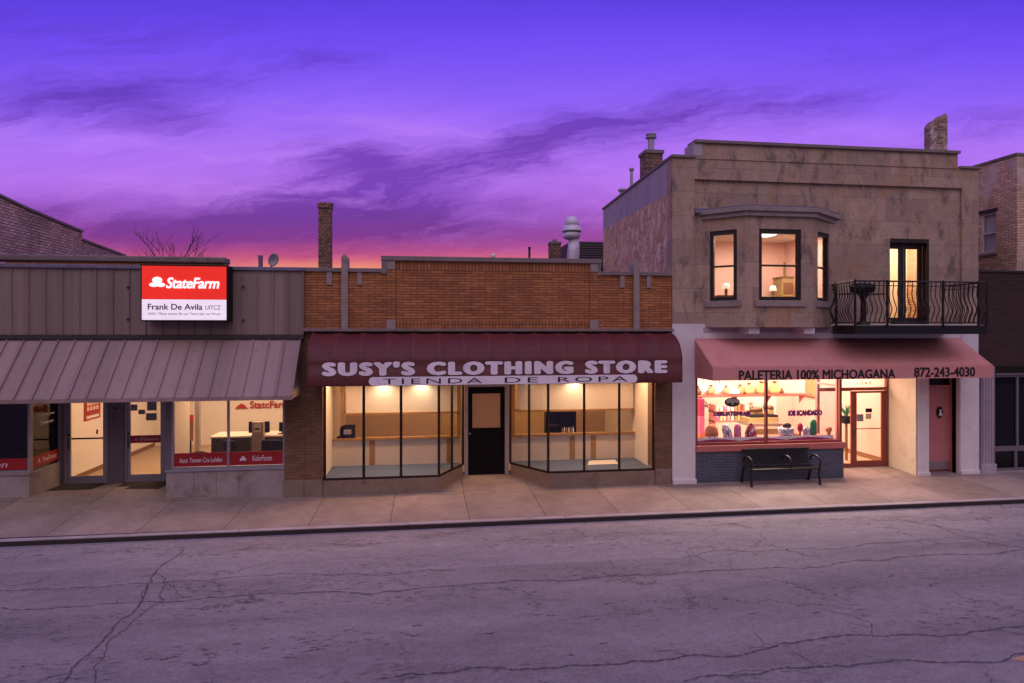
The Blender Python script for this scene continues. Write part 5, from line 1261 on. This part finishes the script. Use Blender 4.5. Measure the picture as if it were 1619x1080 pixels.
cut('orange domed ice cream shape on a lacy white bowl, first from the left', [('bowl', 'cup', 1125, 690, 701, 22, 'speckle_white'), ('scoop', 'dome', 1125, 671, 690, 22, 'orange_ice')], 1125)
cut('speckled purple popsicle leaning left beside the pink bar', [('ice', 'pop', 1153, 671, 701, 15, 'speckle_purple')], 1153, .25)
cut('plain pink popsicle bar in the left pane', [('stick', 'pop', 1166, 690, 702, 4, 'canvas_tan'), ('ice', 'pop', 1166, 670, 692, 12, 'pink_ice')], 1166)
cut('dark red speckled drop shaped ice left of the mullion', [('wrapper', 'cup', 1182, 690, 702, 10, 'speckle_purple'), ('ice', 'drop', 1187, 668, 700, 20, 'speckle_red')], 1186)
cut('blue and white speckled cup topped with chocolate right of the mullion', [('cup', 'cup', 1243, 676, 700, 26, 'speckle_white'), ('scoop', 'ball', 1244, 668, 679, 14, 'chocolate')], 1243)
cut('small red berry popsicle in the right pane', [('stick', 'pop', 1265, 682, 702, 4, 'red_ice'), ('berry', 'ball', 1265, 668, 684, 9, 'red_ice')], 1265)
cut('round purple and white sundae between the red and green pops', [('scoop', 'ball', 1275, 674, 692, 12, 'speckle_purple'), ('bowl', 'cup', 1275, 688, 702, 14, 'speckle_white')], 1275)
cut('green oval popsicle in the right pane', [('stick', 'pop', 1286, 685, 702, 4, 'lace'), ('ice', 'pop', 1286, 663, 688, 11, 'green_ice')], 1286)
cut('brown wafer cone at the right end of the ledge', [('cone', 'cone', 1310, 680, 701, 9, 'cone_wafer'), ('scoop', 'ball', 1310, 674, 684, 11, 'orange_ice')], 1310)
# ---- pink awning
pp, pzt, pzm, pzb = .95, 3.32, 2.695, 2.415
a0, a1 = PX(1127.5, -pp), PX(1572, -pp)
t = thing('fabric_awning', 'pink sloping awning with black ice cream shop lettering and phone number', 'awning', ((a0 + a1) / 2, 0, pzb))
mb = MB(); N = 60
for i in range(N + 1):
    x_ = a0 + (a1 - a0) * i / N; ph = (i / N * 9) % 1
    for j in range(7):
        f = j / 6; sag = .012 * math.sin(math.pi * f) * math.sin(math.pi * ph)
        mb.v.append((x_, -pp * f + .028, pzt + (pzm - pzt) * f - sag))
for i in range(N):
    for j in range(6): q_ = i * 7 + j; mb.f.append((q_, q_ + 1, q_ + 8, q_ + 7)); mb.m.append(0)
cn = mb.build('canopy', 'pink_fabric', t, smooth=True); so = cn.modifiers.new('thick', 'SOLIDIFY'); so.thickness = .008; so.offset = -1
B(a0, a1, -pp + .016, -pp + .027, pzb, pzm + .002).build('valance', 'pink_fabric', t)
for x_ in (a0, a1 - .008): MB().prism_x([(.027, pzb), (.027, pzt - .01), (-pp + .030, pzm - .01), (-pp + .030, pzb)], x_, x_ + .008).build('end_panel', 'pink_fabric', t)
yv = -pp + .016
text('PALETERIA 100% MICHOAGANA', 'lettering', 'letter_black', t, PX(1168, yv), PX(1415.5, yv), PZ(1290, 600.0, yv), PZ(1290, 584.5, yv), yv, .004, fat=(.032, .024))
text('872-243-4030', 'lettering', 'letter_black', t, PX(1445, yv), PX(1541.5, yv), PZ(1490, 596.0, yv), PZ(1490, 580.5, yv), yv, .004, fat=(.034, .024))
# ---- upstairs rooms
U0, U1 = X0 + .28, X1 - .28
pxm = 11.0
mb = MB(); mb.box(U0, U1, .33, 4.2, 3.64, 3.70); mb.build('interior_floor', 'wood_brown', b3)
mb = MB(); mb.box(U0, pxm, 4.2, 4.3, 3.7, 6.7); mb.box(pxm, pxm + .1, .33, 4.2, 3.7, 6.7); mb.box(U0, U0 + .02, .33, 4.2, 3.7, 6.7); mb.build('interior_wall', 'peach_wall', b3)
mb = MB(); mb.box(pxm + .1, U1, 2.0, 2.1, 3.7, 6.7); mb.build('interior_wall', 'cream_wall', b3)
B(U0, U1, .33, 4.3, 6.2, 6.25).build('ceiling', 'ceiling_white', b3); MB().prism([(brx0 + .12, FI + .27), (bfx0 + .10, -bp + .15), (bfx1 - .10, -bp + .15), (brx1 - .12, FI + .27)], 6.0, 6.07).build('ceiling', 'ceiling_white', bw)
area('room_light', (PX(1230, 2), 2.2, 6.15), (2.2, 1.6), 165, (1, .76, .58)); area('room_light', (PX(1440, 1.2), 1.1, 6.15), (1.6, .8), 95, (1, .64, .34))
xlp, ylp = PX(1205, 2.2), 2.0
t = thing('ceiling_lamp', 'glowing flush ceiling lamp in the bay window room', 'lamp', (xlp, ylp, 6.1))
MB().lathe(xlp, ylp, [(.06, 6.02), (.26, 6.07), (.32, 6.13), (.32, 6.15)], 20).build('diffuser', 'ceiling_glow', t, smooth=True); MB().lathe(xlp, ylp, [(.34, 6.151), (.34, 6.199)], 20).build('base', 'steel', t)
def table_lamp(px_, y, lab, tw=.55):
    x_ = PX(px_, y); t = thing('side_table', 'brown side table carrying the ' + lab, 'table', (x_, y, 3.7), 'side tables upstairs')
    B(x_ - tw / 2, x_ + tw / 2, y - .25, y + .25, 4.42, 4.46).build('table_top', 'wood_brown', t)
    B(x_ - tw / 2 + .03, x_ + tw / 2 - .03, y - .22, y + .22, 4.30, 4.419).build('drawer', 'wood_brown', t)
    for sx_ in (-1, 1):
        for sy_ in (-1, 1): B(x_ + sx_ * (tw / 2 - .05) - .02, x_ + sx_ * (tw / 2 - .05) + .02, y + sy_ * .2 - .02, y + sy_ * .2 + .02, 3.701, 4.299).build('leg', 'wood_brown', t)
    t = thing('table_lamp', lab, 'lamp', (x_, y, 4.46), 'table lamps upstairs')
    MB().lathe(x_, y, [(.07, 4.461), (.03, 4.50), (.05, 4.58), (.02, 4.66)], 12).build('base', 'pastry_brown', t, smooth=True); MB().lathe(x_, y, [(.11, 4.66), (.07, 4.80)], 16).build('lamp_shade', 'yellow_glow', t, smooth=True)
table_lamp(1222, 3.2, 'glowing table lamp in the middle pane of the bay'); table_lamp(1148, 2.4, 'glowing table lamp in the left pane of the bay', .6)
t = thing('dresser', 'brown dresser beside the lamp behind the middle bay window', 'dresser', (PX(1244, 3.4), 3.4, 3.7))
a, c = PX(1237, 3.3), PX(1255, 3.3); B(a, c, 3.3, 3.8, 3.701, 5.05).build('body', 'canvas_tan', t, bevel=.01); B(a - .02, c + .02, 3.28, 3.82, 5.051, 5.09).build('top', 'wood_brown', t)
for z_ in (3.95, 4.35, 4.75): B(a + .03, c - .03, 3.285, 3.299, z_ - .16, z_ + .16).build('drawer', 'wood_brown', t)
t = thing('wall_picture', 'small pale picture on the wall of the bay window room', 'picture', (PX(1250, 4.1), 4.15, 5.4))
a, c = PX(1240, 4.15), PX(1256, 4.15); B(a, c, 4.16, 4.195, 5.15, 5.6).build('frame', 'canvas_tan', t); B(a + .05, c - .05, 4.145, 4.159, 5.2, 5.55).build('print', 'paper_white', t)
# ---- roof chimneys of the stone building
def chimney(parent, x, y, w_, d_, z0_, z1_, mat, cap=True, name='chimney'):
    mb = MB(); mb.box(x - w_ / 2, x + w_ / 2, y - d_ / 2, y + d_ / 2, z0_, z1_ - .10); o = mb.build(name, mat, parent)
    mb = MB(); mb.box(x - w_ / 2 - .035, x + w_ / 2 + .035, y - d_ / 2 - .035, y + d_ / 2 + .035, z1_ - .10, z1_); mb.build('cap', 'coping_stone', o, bevel=.01)
    return o
cx_ = PX(1030.5, 2.5) + .0
cch = chimney(b3, cx_, 2.55, .46, .5, 6.9, PZ(1030, 240, 2.5), 'chimney_brick')
z_ = PZ(1030, 240, 2.5); zt_ = PZ(1030, 211, 2.5)
MB().lathe(cx_ - .02, 2.5, [(.11, z_), (.085, z_ + .02), (.085, zt_ - .16)], 14).build('flue', 'galvanised', cch)
MB().lathe(cx_ - .02, 2.5, [(.10, zt_ - .16), (.15, zt_ - .13), (.15, zt_ - .10), (.10, zt_ - .09), (.14, zt_ - .05), (.14, zt_ - .02), (.04, zt_)], 16).build('flue_cap', 'galvanised', cch)
for px_, y_, r, py_, cap in ((998.5, 3.9, .045, 265, 1), (983.5, 4.8, .075, 298, 1)):
    x_ = PX(px_, y_); zt_ = PZ(px_, py_, y_)
    o = MB().lathe(x_, y_, [(r, 6.9), (r, zt_ - .09)], 12).build('vent_pipe', 'galvanised', b3)
    MB().lathe(x_, y_, [(r * 1.2, zt_ - .10), (r * 1.7, zt_ - .07), (r * 1.7, zt_ - .03), (r * .6, zt_)], 14).build('cap', 'galvanised', o)
xa_, xb_ = PX(1472, 1.9), PX(1497.5, 1.9); za_, zb_ = PZ(1467, 197, 2), PZ(1495, 182, 2)
MB().prism_y([(xa_, 6.9), (xb_, 6.9), (xb_ - .01, zb_ - .06), (xb_ - .05, zb_), (xa_ + .10, za_ + .07), (xa_, za_ - .05)], 1.9, 2.12).build('chimney', 'mottled_brick', b3, bevel=.02)

# ================================================================== FURTHER RIGHT
b4 = thing('dark_shop', 'dark clad shop with fluted grey column at the right edge', 'shop', (15.0, 0, 0))
XR0 = X1 + .006; XR1 = 21
zt4 = 4.96
B(XR0, XR1, .03, .25, 2.62, zt4).build('cladding', 'maroon_cladding', b4); B(XR0, XR1, .0, .29, zt4, zt4 + .05).build('coping', 'dark_metal', b4)
B(PX(1573, .03), XR1, -.004, .029, 2.40, 2.44).build('trim', 'post_paint', b4); B(PX(1573), XR1, .031, .24, 2.441, 2.619).build('cladding', 'near_black', b4)
mb = MB(); c0_, c1_ = PX(1550), PX(1572)
P_ = [(c0_, .10)]; nf = 5
for k in range(nf):
    s0_ = c0_ + (c1_ - c0_) * k / nf; s1_ = c0_ + (c1_ - c0_) * (k + 1) / nf; g = (s1_ - s0_)
    P_ += [(s0_ + g * .15, -.03), (s0_ + g * .30, .0), (s0_ + g * .70, .0), (s0_ + g * .85, -.03)]
P_ += [(c1_, .10)]
mb.prism(P_, .20, 2.62); mb.build('column', 'plaster_grey', b4); B(c0_ - .02, c1_ + .02, -.06, .12, -.2, .20).build('column_base', 'plaster_grey', b4, bevel=.01)
mb, hs = frame_mb(c1_ + .003, XR1, .55, 2.40, .05, .12, .06, muls=[PX(1612)])
wr = mb.build('window', 'post_paint', b4)
for h in hs: pane_y(wr, h[0], h[1], h[2], h[3], .08, 'dark_glass')
mb, hs = frame_mb(c1_ + .003, XR1, -.0, .549, .04, .12, .06, muls=[PX(1609)])
wr = mb.build('lower_window', 'post_paint', b4)
for h in hs: pane_y(wr, h[0], h[1], h[2], h[3], .08, 'dark_glass')
B(c1_, XR1, .0, .2, -.3, -.001).build('plinth', 'base_stone', b4)
mb = MB(); mb.box(XR0, XR1, 2.5, 2.6, -.2, 4.5); mb.box(XR0, XR1, .26, 2.5, 4.4, 4.5); mb.box(XR0, XR1, .2, 2.5, -.3, -.01); mb.box(XR0, XR0 + .1, .26, 2.5, -.01, 4.4); mb.build('interior_wall', 'dark_void', b4)
t = thing('display_counter', 'dim pale counter behind the dark shop window at the right edge', 'counter', (PX(1590, 1), 1, 0))
B(PX(1573, .9), PX(1611, .9), .9, 1.3, .0, .98).build('body', 'paper_grey', t); B(PX(1573, .9), PX(1612, .9), .86, 1.34, .981, 1.02).build('counter_top', 'paper_grey', t)
# tall brick building behind, side wall facing left
XT = 15.0
b5 = thing('brick_building', 'tall whitewashed buff brick building rising beyond the stone one', 'building', (17.5, 4, 0))
wy0, wy1 = .90, 1.40; wz1, wz0 = PZ(1560, 337, 1.15), PZ(1560, 400, 1.15)
mb = MB()   # wall on plane X=XT with a window hole, built in (y,z)
ys_ = [.32, wy0, wy1, 9.0]; zs_ = [4.5, wz0, wz1, 7.98]
for i in range(3):
    for j in range(3):
        if (i, j) == (1, 1): continue
        a, c, e, g = ys_[i], ys_[i + 1], zs_[j], zs_[j + 1]
        mb.face([(XT, c, e), (XT, a, e), (XT, a, g), (XT, c, g)])
for pts_ in ([(XT, wy0, wz0), (XT + .2, wy0, wz0), (XT + .2, wy0, wz1), (XT, wy0, wz1)], [(XT, wy1, wz0), (XT, wy1, wz1), (XT + .2, wy1, wz1), (XT + .2, wy1, wz0)],
             [(XT, wy0, wz1), (XT, wy1, wz1), (XT + .2, wy1, wz1), (XT + .2, wy0, wz1)], [(XT, wy0, wz0), (XT + .2, wy0, wz0), (XT + .2, wy1, wz0), (XT, wy1, wz0)]): mb.face(pts_)
mb.box(XT + .001, XR1 + 3, .301, .60, 4.5, 7.98); mb.box(XT + .25, XR1 + 3, 8.9, 9.0, -.3, 7.98)
mb.build('wall', 'buff_brick', b5)
B(XT - .04, XT + .3, .28, 9.0, 7.981, 8.05).build('coping', 'coping_stone', b5, bevel=.01)
B(XT + .3, XR1 + 3, .6, 8.9, 7.5, 7.6).build('roof', 'roof_tar', b5)
mb = MB(); f_ = .05; X_a, X_b = XT + .06, XT + .12
for (ya, yb, za, zb_) in ((wy0, wy0 + f_, wz0, wz1), (wy1 - f_, wy1, wz0, wz1), (wy0 + f_, wy1 - f_, wz0, wz0 + f_), (wy0 + f_, wy1 - f_, wz1 - f_, wz1), (wy0 + f_, wy1 - f_, (wz0 + wz1) / 2 - .02, (wz0 + wz1) / 2 + .02)): mb.box(X_a, X_b, ya + .001, yb - .001, za + .001, zb_ - .001)
wf = mb.build('window', 'white_paint', b5)
B(XT + .08, XT + .088, wy0 + f_, wy1 - f_, wz0 + f_, wz1 - f_).build('pane', 'clear_glass', wf); B(XT + .15, XT + .16, wy0 + .01, wy1 - .01, wz0 + .01, wz1 - .01).build('blind', 'white_paint', wf)
B(XT - .05, XT + .06, wy0 - .06, wy1 + .06, wz0 - .07, wz0 - .001).build('sill', 'trim_stone', b5); B(XT - .002, XT + .05, wy0 - .06, wy1 + .06, wz1 + .001, wz1 + .10).build('lintel', 'dark_metal', b5)

# ================================================================== FAR LEFT BUILDING
b6 = thing('brick_building', 'weathered brown brick building with stepped parapet beyond the left roof', 'building', (-12.5, 4, 0))
XQ = -10.0
pr = [(2.2, 6.73), (3.4, 6.60), (5.0, 6.48), (6.28, 6.40), (6.28, 6.16), (7.3, 6.10), (9.0, 6.0)]
mb = MB(); mb.prism_x([(.1, -.3), (.1, 6.9), (2.2, 6.73)] + pr[1:] + [(9.0, -.3)], XQ - .35, XQ); mb.box(XQ - 6, XQ - .351, .1, .4, -.3, 6.9); mb.box(XQ - 6, XQ - .351, 8.7, 9, -.3, 6.0); mb.build('wall', 'brown_brick', b6)
B(XQ - 6, XQ - .35, .4, 8.7, 5.7, 5.8).build('roof', 'roof_tar', b6)
cpt = [(.06, 6.90)] + pr
for (a, b_) in zip(cpt, cpt[1:]):
    if abs(a[0] - b_[0]) < .01: continue
    n_ = max(2, int((b_[0] - a[0]) / .45)); mb = MB()
    for k in range(n_):
        ya, yb = a[0] + (b_[0] - a[0]) * k / n_, a[0] + (b_[0] - a[0]) * (k + 1) / n_; za, zb_ = a[1] + (b_[1] - a[1]) * k / n_, a[1] + (b_[1] - a[1]) * (k + 1) / n_
        mb.prism_x([(ya, za + .002), (ya, za + .06), (yb - .012, zb_ + .06), (yb - .012, zb_ + .002)][::-1], XQ - .40, XQ + .05)
    mb.build('coping', 'coping_stone', b6)

# ================================================================== ROOF THINGS AND BEYOND
x_ = PX(514.5, 7); chz = PZ(514, 322, 7)
t = thing('brick_chimney', 'tall slender brown brick chimney rising from the roof of the brick store', 'chimney', (x_, 7, 3.55))
B(x_ - .19, x_ + .19, 6.8, 7.2, 3.55, chz - .18).build('stack', 'chimney_brick', t); B(x_ - .215, x_ + .215, 6.775, 7.225, chz - .18, chz - .02).build('crown', 'chimney_brick', t, bevel=.01)
mb = MB()
for k in range(7): a_ = x_ - .17 + .06 * k; mb.box(a_, a_ + .045, 6.9, 7.1, chz - .02, chz + random.uniform(.0, .05))
mb.build('broken_bricks', 'chimney_brick', t)
x_ = PX(877, 6); zt_ = PZ(877, 383, 6)
t = thing('brick_chimney', 'short square brick chimney beside the white roof cowl', 'chimney', (x_, 6, 3.55))
B(x_ - .17, x_ + .17, 5.85, 6.19, 3.55, zt_ - .08).build('stack', 'chimney_brick', t); B(x_ - .19, x_ + .19, 5.83, 6.21, zt_ - .08, zt_).build('crown', 'coping_stone', t, bevel=.01); MB().lathe(x_, 6.02, [(.07, zt_), (.09, zt_ + .02), (.06, zt_ + .09)], 10).build('pot', 'coping_stone', t)
x_ = PX(904, 6); t = thing('roof_ventilator', 'white round metal ventilator with flared hood on the roof', 'ventilator', (x_, 6, 3.55))
zf = lambda py: PZ(904, py, 6)
MB().lathe(x_ - .10, 6, [(.22, 3.55), (.20, zf(400)), (.17, zf(378))], 20, lean=(.06, 0)).build('duct', 'white_cowl', t, smooth=True)
MB().lathe(x_, 6, [(.22, zf(378)), (.28, zf(375)), (.29, zf(371)), (.26, zf(368))], 22).build('lower_ring', 'white_cowl', t, smooth=True)
MB().lathe(x_, 6, [(.24, zf(367.9)), (.32, zf(366)), (.31, zf(364.5)), (.26, zf(357))], 22).build('middle_ring', 'white_cowl', t, smooth=True)
MB().lathe(x_, 6, [(.22, zf(357)), (.235, zf(356)), (.22, zf(349)), (.17, zf(344.5)), (.08, zf(342.5))], 22).build('hood', 'white_cowl', t, smooth=True)
for p_ in (367, 356.6): MB().lathe(x_, 6, [(.20, zf(p_ + 1.0)), (.255 if p_ < 360 else .30, zf(p_)), (.20, zf(p_ - .6))], 22).build('gap_band', 'dark_metal', t)
x_ = PX(837, 5); t = thing('vent_pipe', 'thin black vent pipe on the brick store roof', 'pipe', (x_, 5, 3.55))
MB().tube([(x_, 5, 3.55), (x_, 5, PZ(837, 391, 5))], .035, 8).build('tube', 'dark_metal', t); MB().tube([(x_, 5, PZ(837, 393.5, 5)), (x_, 5, PZ(837, 390.5, 5))], .045, 8).build('cap', 'dark_metal', t)
t = thing('roof_penthouse', 'dark shingled roof shed behind the brick parapet beside the stone building', 'roof shed', (PX(935, 8), 8, 3.55))
a, c = PX(908, 7.6), PX(965, 7.6); zt_ = PZ(930, 378, 7.6)
B(a, c, 7.8, 10, 3.55, zt_ - .9).build('wall', 'dark_siding', t)
mb = MB(); nr = 11
for k in range(nr):
    f0, f1 = k / nr, (k + 1) / nr
    mb.prism_x([(7.6 + .6 * f0, zt_ - 1.0 + 1.0 * f0), (7.6 + .6 * f0 - .03, zt_ - 1.0 + 1.0 * f0 + .02), (7.6 + .6 * f1, zt_ - 1.0 + 1.0 * f1)], a, c)
mb.box(a, c, 8.2, 9.8, zt_ - .9, zt_ - .01); mb.build('roof', 'dark_siding', t)
tag(MB().lathe(PX(779.5, .1), .1, [(.02, 5.12), (.05, 5.14), (.055, 5.18), (.03, 5.22)], 10).build('parapet_lamp', 'white_paint'), 'tiny round white fitting on the centre of the brick parapet', 'fitting')
# bare trees
def bare_tree(px_, Y, ztop, spread, lab, n_main=6, depth=4, trunk=.16, seed=1, top=3.0):
    rnd = random.Random(seed); x_ = PX(px_, Y)
    t = thing('bare_tree', lab, 'tree', (x_, Y, -.3), 'bare trees beyond the roofs')
    zt0 = ztop - top
    MB().tube([(x_, Y, -.3), (x_ + .1, Y, zt0 * .5), (x_, Y, zt0)], [trunk, trunk * .8, trunk * .6], 8).build('trunk', 'bark', t)
    mb = MB()
    def grow(p, d, L, r, k):
        q = p + d * L; mid_ = (p + q) / 2 + Vector((rnd.uniform(-1, 1), rnd.uniform(-1, 1), 0)) * L * .07
        mb.tube([p, mid_, q], [r, r * .85, r * .6], 4, caps=False)
        if k == 0: return
        for i in range(rnd.choice((2, 3, 3))):
            nd = (d + Vector((rnd.uniform(-1, 1) * .75, rnd.uniform(-1, 1) * .5, rnd.uniform(-.1, .55)))).normalized()
            grow(p + d * L * rnd.uniform(.45, 1.0), nd, L * rnd.uniform(.5, .78), r * .58, k - 1)
    for i in range(n_main):
        f = (i + .5) / n_main * 2 - 1
        d = Vector((f * spread + rnd.uniform(-.1, .1), rnd.uniform(-.4, .4), 1)).normalized()
        grow(Vector((x_, Y, zt0 - .1)), d, top * rnd.uniform(.40, .58), trunk * .22, depth)
    mb.build('crown', 'bark', t)
bare_tree(276, 20, PZ(276, 352, 20), .95, 'bare twiggy tree rising behind the left shop roof', 7, 3, .14, 4, 3.3)
bare_tree(683, 60, PZ(683, 402, 60), 1.2, 'faint tiny treetop above the left half of the brick parapet', 5, 2, .14, 5, 2.4)
bare_tree(775, 55, PZ(775, 402, 55), 1.3, 'faint tiny treetop above the middle of the brick parapet', 7, 2, .14, 9, 2.4)

# ================================================================== BENCH
bx0, bx1 = PX(1190, -.50), PX(1296, -.50) ; gz = walk_z(8, -.3)
yb_, yf_ = -.10, -.52
t = thing('park_bench', 'black slatted metal bench with looped armrests standing before the blue brick base', 'bench', ((bx0 + bx1) / 2, -.3, gz))
bx0 -= .03
mb = MB(); n_ = 32
zs_ = gz + .39
for k in range(n_):
    x_ = bx0 + .03 + (bx1 - bx0 - .06) * (k + .5) / n_
    mb.box(x_ - .013, x_ + .013, yf_ + .03, yb_ - .06, zs_ - .006, zs_ + .002)
mb.tube([(bx0, yf_ + .02, zs_ - .01), (bx1, yf_ + .02, zs_ - .01)], .022, 8); mb.tube([(bx0, yb_ - .05, zs_ - .01), (bx1, yb_ - .05, zs_ - .01)], .016, 8)
mb.build('seat', 'black_iron', t)
mb = MB()
for k in range(n_):
    x_ = bx0 + .03 + (bx1 - bx0 - .06) * (k + .5) / n_
    mb.prism_x([(yb_ - .05, zs_ + .05), (yb_ - .042, zs_ + .05), (yb_ + .022, zs_ + .37), (yb_ + .014, zs_ + .37)], x_ - .014, x_ + .014)
mb.tube([(bx0, yb_ + .025, zs_ + .375), (bx1, yb_ + .025, zs_ + .375)], .022, 8); mb.tube([(bx0, yb_ - .046, zs_ + .05), (bx1, yb_ - .046, zs_ + .05)], .014, 8)
mb.build('backrest', 'black_iron', t)
for x_ in (bx0, bx1):
    MB().tube([(x_, yf_, gz + .003), (x_, yf_ + .005, gz + .02), (x_, yf_ + .05, gz + .25), (x_, yf_ + .02, zs_)], [.040, .030, .026, .030], 8).build('leg', 'black_iron', t)
    MB().tube([(x_, yb_ + .04, gz + .003), (x_, yb_ + .035, gz + .02), (x_, yb_ - .03, gz + .25), (x_, yb_ - .05, zs_)], [.040, .030, .026, .030], 8).build('leg', 'black_iron', t)
for x_ in (bx0, (bx0 + bx1) / 2 + .12, bx1):
    pts_ = [(x_, yf_ + .02, zs_)]
    for k in range(13):
        a_ = -.5 + k / 12 * (math.pi + .7); pts_.append((x_, (yf_ + yb_) / 2 - .03 - .20 * math.cos(a_), zs_ + .13 + .13 * math.sin(a_)))
    MB().tube(pts_, .022, 8).build('armrest', 'black_iron', t)
